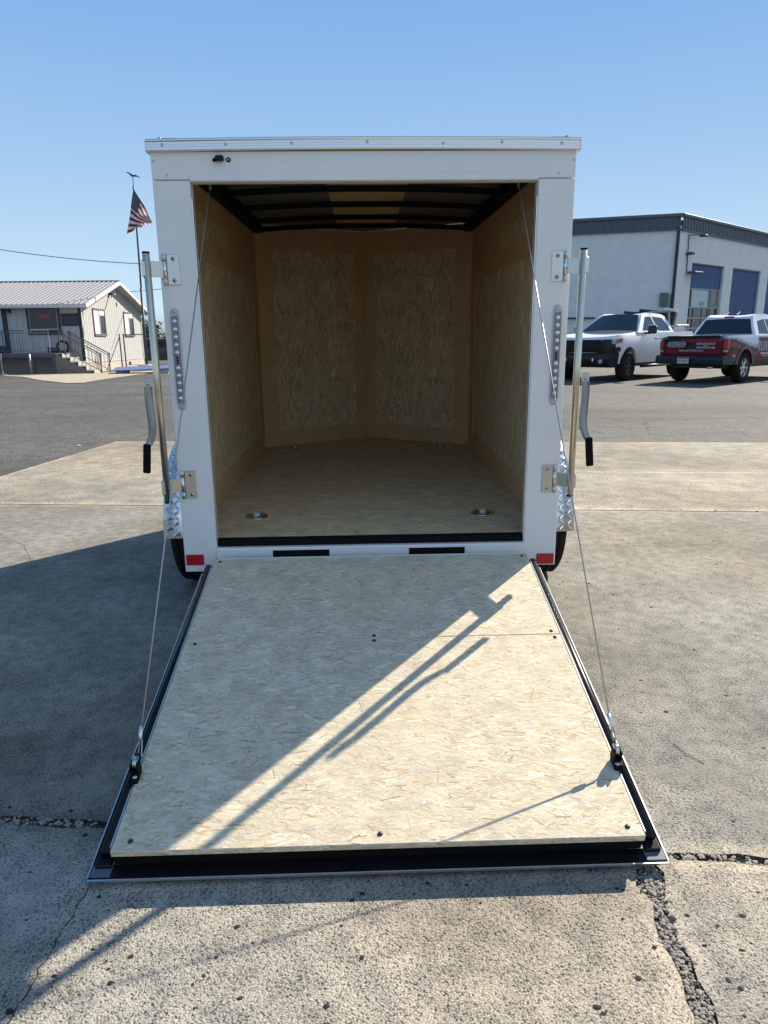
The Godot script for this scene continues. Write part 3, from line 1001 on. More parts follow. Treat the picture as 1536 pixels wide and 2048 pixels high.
		box(ramp, "side_flange", Vector3(s * 0.682, -0.0595, 0.70), Vector3(0.010, 0.004, 1.35), M.black_gloss, 0.001)
		box(ramp, "outer_edge", Vector3(s * 0.6885, -0.0575, 0.70), Vector3(0.003, 0.009, 1.36), M.aluminium)
		# cable anchor
		var an := box(ramp, "cable_anchor", Vector3(s * 0.637, 0.008, 1.13), Vector3(0.024, 0.020, 0.045), M.black_steel, 0.003)
		for e in [-1.0, 1.0]:
			box(an, "cheek", Vector3(e * 0.009, 0.017, -0.012), Vector3(0.004, 0.034, 0.028), M.black_steel, 0.001)
		st = ST(true)
		lathe(st, [Vector2(0, 0.004), Vector2(0.017, 0.004), Vector2(0.014, 0.0), Vector2(0.017, -0.004), Vector2(0, -0.004)], 18, Transform3D(Basis(Vector3.FORWARD, PI / 2), Vector3(0, 0.026, -0.02)))
		put(done(st), "pulley", M.zinc, an)
		screw(an, Vector3(-s * 0.005, 0.010, 0.014), 0.006, Vector3.UP, M.screw, "bolt")
	for q in [[-0.595, 1.325], [0.0, 1.325], [0.60, 1.325], [-0.61, 0.02], [0.612, 0.02], [0.0, 0.535], [0.0, 0.562], [0.608, 0.530], [0.612, 0.565], [-0.60, 0.56]]:
		screw(ramp, Vector3(q[0], 0.0, q[1]), 0.007, Vector3.UP, M.dark_screw)
	# --- lift cables
	for s in [-1.0, 1.0]:
		var a := Vector3(s * 0.588, 1.83, -0.155)
		var b := Vector3(s * 0.632, 0.232, 1.110)
		var cb := Node3D.new()
		cb.name = "lift_cable"
		t.add_child(cb, true)
		rod(cb, "wire_rope", a, b, 0.0022, M.cable, 8)
		var d := (a - b).normalized()
		rod(cb, "ferrule", b + d * 0.035, b + d * 0.07, 0.0055, M.aluminium, 8)
		rod(cb, "second_strand", b + d * 0.035 + Vector3(0.006, 0, 0), b + Vector3(0.008, -0.01, 0), 0.002, M.cable, 6)
		rod(cb, "eye_bolt", a - Vector3(0, 0.01, 0), a + Vector3(0, 0.11, 0), 0.005, M.zinc, 6)

	# the body stands a hand's breadth ahead of the bars and the ramp hinge
	for c in t.get_children():
		var nm := String(c.name)
		if nm.begins_with("ramp_door") or nm.begins_with("cam_bar") or nm.begins_with("lift_cable") or nm.begins_with("wheel") or nm.begins_with("fender") or nm.begins_with("tongue_jack") or nm.begins_with("axle"):
			continue
		c.transform = BODY * c.transform

const BODY := Transform3D(Vector3(1.02, 0, 0), Vector3(0, 1.02, 0), Vector3(0, 0, 1.02), Vector3(0, -0.0263, -0.0555))

func tread_bar() -> ArrayMesh:
	var st := ST(true)
	var L := 0.019; var w := 0.0048; var h := 0.0035
	var ring := [Vector3(-L, 0, 0), Vector3(0, 0, w), Vector3(L, 0, 0), Vector3(0, 0, -w)]
	var top := [Vector3(-L * 0.6, h, 0), Vector3(0, h, w * 0.45), Vector3(L * 0.6, h, 0), Vector3(0, h, -w * 0.45)]
	for i in 4:
		var k := (i + 1) % 4
		quad(st, ring[i], ring[k], top[k], top[i])
	quad(st, top[0], top[1], top[2], top[3])
	return done(st)

# ---------------------------------------------------------------- workshop building on the right
func ribbed(x0: float, x1: float, y0: float, y1: float, pitch: float, depth: float) -> ArrayMesh:
	# sheet metal with trapezoid ribs, in the plane z = 0
	var st := ST()
	var x := x0
	var pts := []
	while x < x1 - 0.01:
		var p: float = min(pitch, x1 - x)
		pts += [Vector2(x, 0), Vector2(x + p * 0.55, 0), Vector2(x + p * 0.65, depth), Vector2(x + p * 0.9, depth)]
		x += pitch
	pts.append(Vector2(x1, 0))
	for i in pts.size() - 1:
		var a: Vector2 = pts[i]; var b: Vector2 = pts[i + 1]
		quad(st, Vector3(a.x, y0, a.y), Vector3(b.x, y0, b.y), Vector3(b.x, y1, b.y), Vector3(a.x, y1, a.y))
	return done(st)

func side(t: Node, f: Transform3D, called: String, x0: float, x1: float, y0: float, y1: float, z0: float, z1: float, m: Material, ch := 0.0) -> MeshInstance3D:
	var o := box(t, called, Vector3.ZERO, Vector3(x1 - x0, y1 - y0, z1 - z0), m, ch)
	o.transform = f * Transform3D(Basis(), Vector3((x0 + x1) / 2, (y0 + y1) / 2, (z0 + z1) / 2))
	return o

func workshop() -> void:
	var t := thing("workshop_building", "long pale painted block workshop with slate metal fascia and blue bay doors", "building")
	t.position = Vector3(18.165, 0, -39.67)
	var h := deg_to_rad(47.0); var hl := deg_to_rad(20.0)
	var R := Transform3D(Basis(Vector3(sin(h), 0, -cos(h)), Vector3.UP, Vector3(cos(h), 0, sin(h))), Vector3.ZERO)
	var L := Transform3D(Basis(Vector3(cos(hl), 0, sin(hl)), Vector3.UP, Vector3(-sin(hl), 0, cos(hl))), Vector3.ZERO)
	var B := -1.6
	var m: Material = M.block_paint
	# bay side
	side(t, R, "wall", 0.0, 27.0, 4.72, 6.6, -0.3, 0.0, m)
	for q in [[0.0, 1.95], [6.9, 8.38], [13.55, 15.1], [20.2, 21.7], [26.0, 27.0]]:
		side(t, R, "wall_pier", q[0], q[1], B, 4.72, -0.3, 0.0, m)
	put(ribbed(0.05, 27.0, 6.38, 7.10, 0.42, 0.05), "fascia_panel", M.slate_metal, t, R * Transform3D(Basis(), Vector3(0, 0, 0.06)))
	side(t, R, "fascia_cap", -0.05, 27.0, 7.08, 7.25, -0.2, 0.18, M.slate_trim, 0.02)
	side(t, R, "fascia_base", -0.02, 27.0, 6.34, 6.40, -0.05, 0.14, M.slate_trim)
	for q in [[8.38, 13.55], [15.1, 20.2], [21.7, 26.0]]:
		put(ribbed(q[0], q[1], B, 4.70, 0.36, 0.035), "bay_door", M.blue_metal, t, R * Transform3D(Basis(), Vector3(0, 0, -0.16)))
		side(t, R, "bay_door_head", q[0], q[1], 4.62, 4.73, -0.13, -0.03, M.slate_trim)
	put(ribbed(1.95, 6.9, 3.30, 4.74, 0.36, 0.035), "blue_panel", M.blue_metal, t, R * Transform3D(Basis(), Vector3(0, 0, -0.16)))
	side(t, R, "panel_head", 1.95, 6.9, 4.66, 4.75, -0.13, -0.03, M.slate_trim)
	# window wall below the blue panel
	var sf := Node3D.new()
	sf.name = "window_wall"
	sf.transform = R
	t.add_child(sf)
	box(sf, "pane", Vector3(4.0, 2.72, -0.20), Vector3(2.55, 1.0, 0.02), M.pale_glass).set_meta("label", "pale covered window pane with lettering")
	for q in [[2.25, 2.75, 0.55, 1.0], [6.1, 2.75, 0.85, 1.0]]:
		box(sf, "pane", Vector3(q[0], q[1], -0.20), Vector3(q[2], q[3], 0.02), M.dark_glass)
	for k in 4:
		for r in 3:
			box(sf, "pane", Vector3(2.55 + k * 1.28, 1.86 - r * 0.60, -0.20), Vector3(1.14, 0.5, 0.02), M.dark_glass)
	for xx in [2.0, 2.62, 5.40, 6.84]:
		box(sf, "mullion", Vector3(xx, 0.8, -0.17), Vector3(0.10, 5.0, 0.08), M.mullion, 0.01)
	for xx in [3.2, 4.5, 5.75]:
		box(sf, "mullion", Vector3(xx, -0.1, -0.17), Vector3(0.09, 4.4, 0.075), M.mullion, 0.01)
	for yy in [3.27, 2.17, 1.55, 0.93]:
		box(sf, "transom", Vector3(4.42, yy, -0.17), Vector3(4.9, 0.09, 0.07), M.mullion, 0.01)
	text(sf, "pane_lettering", "1001", 0.30, M.letter_grey, Transform3D(Basis(), Vector3(4.35, 2.40, -0.183)))
	box(sf, "back_wall", Vector3(4.42, 0.9, -0.28), Vector3(4.95, 5.0, 0.04), M.block_paint)
	# plain side
	side(t, L, "wall", -20.0, 0.0, B, 6.6, -0.3, 0.0, m)
	put(ribbed(-20.0, -0.05, 6.40, 7.14, 0.42, 0.05), "fascia_panel", M.slate_metal, t, L * Transform3D(Basis(), Vector3(0, 0, 0.06)))
	side(t, L, "fascia_cap", -20.0, 0.05, 7.085, 7.255, -0.2, 0.18, M.slate_trim, 0.02)
	side(t, L, "fascia_base", -20.0, 0.02, 6.36, 6.41, -0.05, 0.14, M.slate_trim)
	side(t, L, "downspout", -0.20, -0.04, B, 6.5, 0.01, 0.13, M.trim_dark, 0.02)
	side(t, L, "meter_box", -0.82, -0.36, 2.2, 2.98, 0.0, 0.18, M.box_green, 0.02)
	side(t, L, "meter_conduit", -0.25, -0.20, 1.0, 2.9, 0.15, 0.19, M.bare_pipe)
	rod(t, "wall_pipe", L * Vector3(-7.5, 1.62, 0.12), L * Vector3(-4.4, 1.61, 0.12), 0.055, M.bare_pipe)
	# conduit, floodlight and camera on the bay side
	rod(t, "conduit", R * Vector3(1.12, 4.15, 0.06), R * Vector3(1.02, 6.18, 0.06), 0.03, M.bare_pipe, 6)
	rod(t, "conduit_arm", R * Vector3(1.02, 6.18, 0.06), R * Vector3(1.9, 6.20, 0.5), 0.03, M.bare_pipe, 6)
	side(t, R, "flood_light", 1.75, 2.1, 6.10, 6.22, 0.35, 0.7, M.bare_pipe, 0.02)
	side(t, R, "flood_light", 1.05, 2.2, 4.06, 4.18, 0.1, 0.6, M.bare_pipe, 0.02)
	side(t, R, "wall_camera", 0.9, 1.35, 5.10, 5.24, 0.02, 0.35, M.bare_pipe, 0.02)
	# roof
	var a := R * Vector3(27, 0, 0); var b := L * Vector3(-20, 0, 0)
	var st := ST()
	extrude(st, PackedVector2Array([Vector2(0, 0), Vector2(a.x, a.z), Vector2(a.x + b.x, a.z + b.z), Vector2(b.x, b.z)]), 0.0, 0.2, Transform3D(Basis(Vector3(1, 0, 0), Vector3(0, 0, 1), Vector3(0, -1, 0)), Vector3(0, 6.9, 0)))
	put(done(st), "roof", M.slate_trim, t)

# ---------------------------------------------------------------- office house on the left
func sided_wall(x0: float, x1: float, y0: float, ytop: Callable, pitch: float) -> ArrayMesh:
	# grooved plywood siding in the plane z = 0, top following ytop(x)
	var st := ST()
	var x := x0
	while x < x1 - 0.005:
		var e: float = min(x + pitch, x1)
		var g: float = min(x + 0.034, e)
		for q in [[x, g, -0.022, -0.022], [g, g, -0.022, 0.0], [g, e, 0.0, 0.0], [e, e, 0.0, -0.022]]:
			quad(st, Vector3(q[0], y0, q[2]), Vector3(q[1], y0, q[3]), Vector3(q[1], ytop.call(q[1]), q[3]), Vector3(q[0], ytop.call(q[0]), q[2]))
		x += pitch
	return done(st)

func window_at(t: Node, f: Transform3D, x0: float, x1: float, y0: float, y1: float, panes: Array, frame: Material) -> Node3D:
	var w := Node3D.new()
	w.name = "window"
	w.transform = f
	t.add_child(w, true)
	var n := panes.size()
	for i in n:
		var a := lerpf(x0, x1, float(i) / n); var b := lerpf(x0, x1, float(i + 1) / n)
		box(w, "pane", Vector3((a + b) / 2, (y0 + y1) / 2, 0.012 + 0.008 * i), Vector3(b - a - 0.02, y1 - y0, 0.008), panes[i])
		if i > 0:
			box(w, "stile", Vector3(a, (y0 + y1) / 2, 0.025), Vector3(0.05, y1 - y0, 0.03), M.trim_pale)
	var k := 0.09
	box(w, "frame_head", Vector3((x0 + x1) / 2, y1 + k / 2, 0.02), Vector3(x1 - x0 + 2 * k, k, 0.05), frame, 0.006)
	box(w, "sill", Vector3((x0 + x1) / 2, y0 - 0.055, 0.03), Vector3(x1 - x0 + 2 * k, 0.11, 0.08), frame, 0.006)
	for xx in [x0 - k / 2, x1 + k / 2]:
		box(w, "frame_jamb", Vector3(xx, (y0 + y1) / 2, 0.02), Vector3(k, y1 - y0, 0.05), frame, 0.006)
	return w

func office() -> void:
	var t := thing("office_house", "single storey grey office house with pale ribbed metal roof and gable windows", "house")
	t.position = Vector3(-13.135, 0.248, -31.956)
	t.rotation.x = -0.02
	var D := 9.25
	var E := 2.16
	var peak := 3.42
	# walls
	put(sided_wall(-9.0, 0.0, -0.48, func(_x): return E + 0.02, 0.3), "wall", M.siding_grey, t).set_meta("label", "front wall with door and picture window")
	var gf := Transform3D(Basis(Vector3.UP, PI / 2), Vector3(0, 0, 0))       # gable: local x runs back along -z
	put(sided_wall(0.0, D, -0.48, func(x): return E + 0.02 + (peak - E - 0.05) * (1.0 - absf(x - D / 2) / (D / 2)), 0.3), "wall", M.siding_grey, t, gf)
	put(sided_wall(-9.0, 0.0, -0.48, func(_x): return E, 0.2), "wall", M.siding_grey, t, Transform3D(Basis(), Vector3(0, 0, -D)))
	box(t, "foundation", Vector3(-4.5, -0.95, -D / 2), Vector3(9.0, 0.96, D - 0.02), M.foundation)
	box(t, "foundation_vent", Vector3(0.01, -0.70, -6.5), Vector3(0.03, 0.16, 0.36), M.under_dark)
	box(t, "base_trim", Vector3(0.012, -0.49, -D / 2), Vector3(0.025, 0.05, D), M.siding_grey)
	box(t, "corner_board", Vector3(-0.06, 0.84, 0.012), Vector3(0.13, 2.62, 0.03), M.trim_dark)
	box(t, "corner_board", Vector3(0.010, 0.84, -0.06), Vector3(0.03, 2.62, 0.10), M.trim_pale)
	box(t, "corner_board", Vector3(0.010, 0.84, -D + 0.06), Vector3(0.03, 2.62, 0.12), M.siding_grey)
	# roof: two slopes with standing ribs
	var sl := atan2(peak - E, D / 2)
	var len := (D / 2 + 0.45) / cos(sl)
	for s in [1.0, -1.0]:
		var rf := Node3D.new()
		rf.name = "roof_slope"
		t.add_child(rf, true)
		rf.transform = Transform3D(Basis(Vector3.UP, 0.0 if s > 0 else PI) * Basis(Vector3.RIGHT, sl), Vector3(-4.42, peak + 0.10, -D / 2))
		box(rf, "roof_sheet", Vector3(0.0, 0, len / 2), Vector3(9.76, 0.03, len), M.roof_metal)
		if s > 0:
			for k in 42:
				box(rf, "roof_rib", Vector3(-4.82 + k * 0.235, 0.03, len / 2), Vector3(0.05, 0.035, len), M.roof_metal, 0.012)
		box(rf, "soffit", Vector3(0, -0.09, len / 2), Vector3(9.7, 0.04, len - 0.05), M.siding_grey)
		for e in [-1.0, 1.0]:
			box(rf, "rake_board", Vector3(e * 4.87, -0.065, len / 2), Vector3(0.04, 0.17, len), M.trim_pale, 0.005)
		box(rf, "gutter", Vector3(0, -0.07, len + 0.03), Vector3(9.8, 0.13, 0.10), M.trim_pale, 0.02)
	rod(t, "ridge_cap", Vector3(-9.38, peak + 0.12, -D / 2), Vector3(0.46, peak + 0.12, -D / 2), 0.06, M.slate_trim, 8)
	# gable windows
	window_at(t, gf, 1.55, 3.02, 0.86, 1.98, [M.curtain, M.dark_glass], M.window_frame)
	window_at(t, gf, 6.15, 7.62, 0.86, 1.98, [M.curtain, M.dark_glass], M.window_frame)
	for x in [2.65, 7.25]:
		box(t, "blind", Vector3(0.030, 1.86, -x), Vector3(0.012, 0.22, 0.64), M.curtain)
	box(t, "gable_lamp", Vector3(0.10, 2.86, -4.1), Vector3(0.16, 0.10, 0.14), M.trim_dark, 0.01)
	box(t, "gable_lamp", Vector3(0.10, 2.90, -4.6), Vector3(0.14, 0.10, 0.10), M.trim_pale, 0.01)
	rod(t, "gable_cable", Vector3(0.02, 2.8, -4.1), Vector3(0.02, 2.05, -3.25), 0.015, M.trim_dark, 6)
	box(t, "gable_sensor", Vector3(0.05, 2.42, -5.15), Vector3(0.06, 0.20, 0.10), M.curtain, 0.01)
	# front: door, lamp, picture window, sign
	var ff := Transform3D(Basis(), Vector3(0, 0, 0.0))
	var door := Node3D.new()
	door.name = "front_door"
	t.add_child(door)
	box(door, "leaf", Vector3(-4.0, 1.0, 0.02), Vector3(0.95, 2.05, 0.04), M.trim_dark)
	box(door, "door_glass", Vector3(-4.0, 1.15, 0.043), Vector3(0.72, 1.65, 0.01), M.pale_glass)
	for x in [-4.53, -3.47]:
		box(door, "jamb", Vector3(x, 1.0, 0.03), Vector3(0.10, 2.14, 0.06), M.trim_dark)
	box(t, "wall_lamp", Vector3(-3.25, 1.90, 0.07), Vector3(0.13, 0.20, 0.14), M.trim_dark, 0.02)
	box(t, "wall_lamp_glass", Vector3(-3.25, 1.78, 0.07), Vector3(0.10, 0.06, 0.10), M.lamp_clear, 0.01)
	var pw := window_at(t, ff, -2.42, -1.06, 0.92, 2.0, [M.dark_glass], M.trim_dark)
	box(pw, "rail", Vector3(-1.74, 1.06, 0.022), Vector3(1.34, 0.03, 0.02), M.trim_pale)
	for x in [-2.39, -1.10]:
		box(pw, "sash", Vector3(x, 1.46, 0.022), Vector3(0.03, 1.06, 0.02), M.rail_bright)
	text(pw, "neon_letters", "OPEN", 0.15, M.neon_red, Transform3D(Basis(), Vector3(-1.72, 1.63, 0.024)))
	var sg := box(t, "sign_board", Vector3(-0.52, 1.48, 0.03), Vector3(0.80, 0.56, 0.04), M.sign_board, 0.01)
	text(sg, "sign_lettering", "RUNWAY", 0.13, M.sign_ink, Transform3D(Basis(), Vector3(0, 0.08, 0.022)))
	text(sg, "sign_lettering", "Trailers", 0.14, M.sign_ink, Transform3D(Basis(), Vector3(0.05, -0.10, 0.022)), "Droid Serif")
	deck()

func rail_run(t: Node, a: Vector3, b: Vector3, h: float, m: Material, every := 0.12, top2 := true) -> Node3D:
	var r := Node3D.new()
	r.name = "railing"
	t.add_child(r, true)
	var up := Vector3(0, h, 0)
	rod(r, "top_rail", a + up, b + up, 0.024, m, 6)
	if top2:
		rod(r, "mid_rail", a + up * 0.90, b + up * 0.90, 0.016, m, 6)
	rod(r, "bottom_rail", a + up * 0.1, b + up * 0.1, 0.016, m, 6)
	var n := int((b - a).length() / every)
	for k in range(1, n):
		var p := a.lerp(b, float(k) / n)
		rod(r, "baluster", p + up * 0.1, p + up * 0.90, 0.008, m, 5)
	return r

func deck() -> void:
	var t := thing("entrance_deck", "raised wooden entrance deck with steel railings and white steps before the grey house", "deck")
	t.position = Vector3(-13.135, 0.248, -31.956)
	t.rotation.x = -0.02
	for k in 11:
		box(t, "deck_board", Vector3(-4.95, -0.03, 0.09 + k * 0.142), Vector3(8.3, 0.035, 0.134), M.deck_wood)
	box(t, "rim_board", Vector3(-4.95, -0.12, 1.60), Vector3(8.3, 0.16, 0.04), M.rail_steel)
	for x in [-9.0, -7.0, -5.0, -3.2, -1.75, -0.85]:
		box(t, "support_post", Vector3(x, -0.62, 1.52), Vector3(0.09, 0.98, 0.09), M.rail_steel)
	for p in [[-9.0, -3.0], [-3.0, -2.0]]:
		rail_run(t, Vector3(p[0], 0, 1.55), Vector3(p[1], 0, 1.55), 0.98, M.rail_steel)
	rail_run(t, Vector3(-1.95, 0, 1.55), Vector3(-0.98, 0, 1.55), 0.98, M.rail_bright, 0.1)
	rail_run(t, Vector3(-0.92, 0, 1.55), Vector3(-0.30, 0, 1.55), 0.98, M.rail_steel, 0.1)
	for x in [-3.0, -2.0, -0.95, -0.3]:
		rod(t, "rail_post", Vector3(x, -0.1, 1.55), Vector3(x, 1.0, 1.55), 0.026, M.rail_bright if x < -0.5 and x > -2.5 else M.rail_steel, 6)
	# steps going down to the right
	for k in 5:
		var x := -0.62 + k * 0.34
		var y := -0.02 - k * 0.19
		box(t, "step", Vector3(x, y - 0.03, 1.0), Vector3(0.36, 0.05, 1.1), M.tread_white, 0.006)
		box(t, "riser", Vector3(x + 0.165, y - 0.13, 1.0), Vector3(0.02, 0.16, 1.08), M.tread_white)
	st_under(t)
	for z in [0.42, 1.56]:
		var rr := Node3D.new()
		rr.name = "stair_rail"
		t.add_child(rr, true)
		var a := Vector3(-0.55, 0.96, z); var b := Vector3(1.32, -0.10, z)
		rod(rr, "hand_rail", a, b, 0.026, M.rail_steel, 6)
		rod(rr, "lower_rail", a - Vector3(0, 0.10, 0), b - Vector3(0, 0.10, 0), 0.016, M.rail_steel, 6)
		rod(rr, "bottom_rail", a - Vector3(0, 0.78, 0), b - Vector3(0, 0.78, 0), 0.016, M.rail_steel, 6)
		for k in range(1, 13):
			var p := a.lerp(b, k / 13.0)
			rod(rr, "baluster", p - Vector3(0, 0.78, 0), p - Vector3(0, 0.1, 0), 0.008, M.rail_steel, 5)
		rod(rr, "newel_post", Vector3(1.25, -1.05, z), Vector3(1.25, -0.06, z), 0.028, M.rail_steel, 6)
		rod(rr, "newel_post", Vector3(-0.5, -0.1, z), Vector3(-0.5, 0.95, z), 0.028, M.rail_steel, 6)
	# access ramp in front with its own picket rail
	var ra := box(t, "access_ramp", Vector3(-6.2, -0.72, 2.35), Vector3(7.6, 0.06, 1.4), M.deck_wood, 0.0, Vector3(0, 0, -0.05))
	ra.set_meta("label", "sloping wooden access ramp along the deck")
	rail_run(t, Vector3(-9.5, -0.98, 3.05), Vector3(-2.45, -1.0, 3.05), 0.95, M.rail_steel, 0.13, false)
	for x in [-6.0, -4.2, -2.45]:
		rod(t, "rail_post", Vector3(x, -1.08, 3.05), Vector3(x, 0.0, 3.05), 0.03, M.rail_bright, 6)
	rod(t, "support_pipe", Vector3(-1.75, -1.05, 1.9), Vector3(-1.75, -0.05, 1.9), 0.05, M.rail_bright, 8)
	# spare wheel and coupler standing on the deck
	var sw := thing("spare_wheel", "spare trailer wheel with white rim standing on the house deck", "wheel")
	sw.position = Vector3(-13.135 - 0.52, 0.248 + 0.28, -31.956 + 1.1)
	var st := ST(true)
	var xf := Transform3D(Basis(Vector3.RIGHT, PI / 2), Vector3.ZERO)
	lathe(st, [Vector2(0.19, -0.08), Vector2(0.26, -0.10), Vector2(0.30, -0.08), Vector2(0.30, 0.08), Vector2(0.26, 0.10), Vector2(0.19, 0.08)], 28, xf)
	put(done(st), "tyre", M.tyre, sw)
	st = ST(true)
	lathe(st, [Vector2(0.0, 0.05), Vector2(0.05, 0.05), Vector2(0.06, 0.03), Vector2(0.14, 0.03), Vector2(0.195, 0.075)], 28, xf)
	put(done(st), "rim", M.letter_white, sw)
	for k in 5:
		screw(sw, Vector3(cos(TAU * k / 5) * 0.09, sin(TAU * k / 5) * 0.09, 0.03), 0.022, Vector3.BACK, M.black_gloss, "hub_hole")
	var cp := thing("parts_crate", "low dark crate standing on the house deck beside the spare wheel", "crate")
	cp.position = Vector3(-13.135 - 1.15, 0.248 + 0.13, -31.956 + 0.6)
	for k in 3:
		box(cp, "slat", Vector3(0, -0.08 + k * 0.08, 0.15), Vector3(0.5, 0.06, 0.015), M.trim_dark)
		box(cp, "slat", Vector3(0, -0.08 + k * 0.08, -0.15), Vector3(0.5, 0.06, 0.015), M.trim_dark)
	for s in [-1.0, 1.0]:
		box(cp, "end_panel", Vector3(s * 0.24, 0, 0), Vector3(0.02, 0.24, 0.3), M.trim_dark)
	box(cp, "crate_floor", Vector3(0, -0.12, 0), Vector3(0.5, 0.015, 0.3), M.trim_dark)

func st_under(t: Node) -> void:
	# closed stringers under the steps
	var st := ST()
	extrude(st, PackedVector2Array([Vector2(-0.8, -0.10), Vector2(-0.62, -0.10), Vector2(1.06, -1.04), Vector2(-0.8, -1.04)]), 0.47, 1.52)
	put(done(st), "stair_stringer", M.deck_wood, t)

# ---------------------------------------------------------------- flagpole
func cam_ray(px: float, py: float, depth: float) -> Vector3:
	var b := Basis(Vector3.UP, -0.0272) * Basis(Vector3.RIGHT, -0.2574) * Basis(Vector3.BACK, -0.0109)
	return Vector3(-0.0219, 1.3158, 2.7741) + b * Vector3((px - 768.0) / 1417.84, -(py - 1024.0) / 1417.84, -1.0) * depth

func flagpole() -> void:
	var t := thing("flagpole", "tall dark flagpole with a bird finial beside the office house", "flagpole")
	var top := cam_ray(267, 372, 35.0)
	var base := Vector3(-10.75, gy(0, -33.5), -33.5)
	t.position = base
	var d := top - base
	rod(t, "pole", Vector3(0, 0.1, 0), d * 0.45, 0.065, M.pole_dark)
	rod(t, "pole", d * 0.45, d, 0.045, M.pole_dark)
	rod(t, "spindle", d, d + Vector3(0, 0.42, 0), 0.018, M.pole_dark, 6)
	var st := ST()
	# bird with spread wings: body and two swept wings
	cbox(st, d + Vector3(0.05, 0.46, 0), Vector3(0.22, 0.08, 0.08), 0.03)
	for q in [[Vector3(0.1, 0.47, 0), Vector3(0.36, 0.36, 0.06)], [Vector3(-0.04, 0.49, 0), Vector3(-0.32, 0.64, -0.06)]]:
		tube(st, [d + q[0], d + (q[0] + q[1]) * 0.5 + Vector3(0, 0.03, 0), d + q[1]], 0.055, 6, 0.015)
	put(done(st), "bird_finial", M.pole_dark, t)
	st = ST(true)
	lathe(st, [Vector2(0, 0.30), Vector2(0.40, 0.30), Vector2(0.45, 0.25), Vector2(0.5, -0.15)], 20)
	put(done(st), "footing", M.foundation, t)
	# flag, drooping from the top of the pole
	var A := cam_ray(267, 377, 34.9); var B := cam_ray(254, 468, 34.7)
	var C := cam_ray(307, 446, 35.5); var Dd := cam_ray(283, 452, 34.8)
	st = ST(true)
	var nu := 24; var nv := 20
	var P := func(u: float, v: float) -> Vector3:
		var q: Vector3 = A.lerp(C, u).lerp(B.lerp(Dd, u), v)
		var k := u * (1.0 - 0.2 * v)
		q += Vector3(0.05 * sin(v * 9.0 + u * 4.0) * k, 0.04 * sin(u * 8.0 + v * 3.0) * k, 0.16 * sin(u * 9.0 + v * 7.5) * (0.2 + k))
		return q
	for i in nu:
		for j in nv:
			for k in [[0, 0], [1, 0], [1, 1], [0, 0], [1, 1], [0, 1]]:
				var u := float(i + k[0]) / nu; var v := float(j + k[1]) / nv
				st.set_uv(Vector2(u, v))
				st.add_vertex(P.call(u, v))
	var fl := put(done(st), "flag", M.flag_cloth)
	tag(fl, "stars and stripes flag hanging from the tall pole", "flag")

func yard_fence() -> void:
	var t := thing("yard_fence", "chain link fence frame of thin posts behind the flagpole", "fence")
	var y := gy(0, -34.5)
	for p in [[-12.25, -34.4], [-12.05, -34.4], [-9.2, -35.5], [-6.4, -36.5], [-3.5, -37.5]]:
		rod(t, "fence_post", Vector3(p[0], y - 0.2, p[1]), Vector3(p[0], 1.05, p[1]), 0.035, M.rail_steel, 6)
	var pts := [Vector3(-12.05, 1.0, -34.4), Vector3(-9.2, 1.0, -35.5), Vector3(-6.4, 1.0, -36.5), Vector3(-3.5, 1.0, -37.5)]
	for i in 3:
		rod(t, "fence_rail", pts[i], pts[i + 1], 0.026, M.rail_steel, 6)
		rod(t, "fence_wire", pts[i] - Vector3(0, 1.5, 0), pts[i + 1] - Vector3(0, 1.5, 0), 0.012, M.rail_steel, 5)
	rod(t, "brace", Vector3(-12.25, 0.9, -34.4), Vector3(-12.9, y, -33.9), 0.02, M.rail_steel, 5)
	# overhead wires
	for w in [[[cam_ray(-260, 455, 46.0), cam_ray(0, 499, 44.0), cam_ray(150, 518, 43.0), cam_ray(290, 528, 42.0), cam_ray(430, 530, 41.0)], "dark overhead wire sagging across the sky above the office roof"], [[cam_ray(225, 588, 60.0), cam_ray(258, 584, 60.0), cam_ray(310, 579, 60.0), cam_ray(420, 570, 60.0)], "thin overhead wire low behind the flagpole"]]:
		var st := ST(true)
		var line := []
		var ps: Array = w[0]
		for i in ps.size() - 1:
			for k in 6:
				line.append(ps[i].cubic_interpolate(ps[i + 1], ps[max(i - 1, 0)], ps[min(i + 2, ps.size() - 1)], k / 6.0))
		line.append(ps[-1])
		tube(st, line, 0.022, 5)
		tag(put(done(st), "overhead_wire", M.pole_dark), w[1], "wire")

func tree(called: String, label: String, at: Vector3, h: float, rad: float, seed_: int) -> void:
	var t := thing(called, label, "tree", "trees beyond the yard")
	t.position = at
	rng.seed = seed_
	var st := ST(true)
	tube(st, [Vector3(0, -0.2, 0), Vector3(0.05, h * 0.3, 0), Vector3(-0.05, h * 0.7, 0.05)], 0.16, 7, 0.05)
	for k in 5:
		var a := rng.randf() * TAU
		tube(st, [Vector3(0, h * 0.3 + k * 0.08 * h, 0), Vector3(cos(a) * rad * 0.6, h * 0.55 + k * 0.07 * h, sin(a) * rad * 0.6)], 0.06, 5, 0.02)
	put(done(st), "trunk", M.trunk, t)
	st = ST()
	for c in 34:
		var dir := Vector3(rng.randfn(), rng.randfn() * 0.8, rng.randfn()).normalized()
		var cc := Vector3(0, h * 0.62, 0) + dir * Vector3(rad, h * 0.36, rad) * pow(rng.randf(), 0.4)
		for l in 70:
			var p := cc + Vector3(rng.randfn(), rng.randfn(), rng.randfn()) * rad * 0.15
			var b := Basis.from_euler(Vector3(rng.randf() * TAU, rng.randf() * TAU, rng.randf() * TAU))
			var s := rng.randf_range(0.06, 0.13)
			quad(st, p + b * Vector3(-s, 0, 0), p + b * Vector3(0, 0, s * 0.6), p + b * Vector3(s, 0, 0), p + b * Vector3(0, 0, -s * 0.6))
	put(done(st), "crown", M.leaf, t)

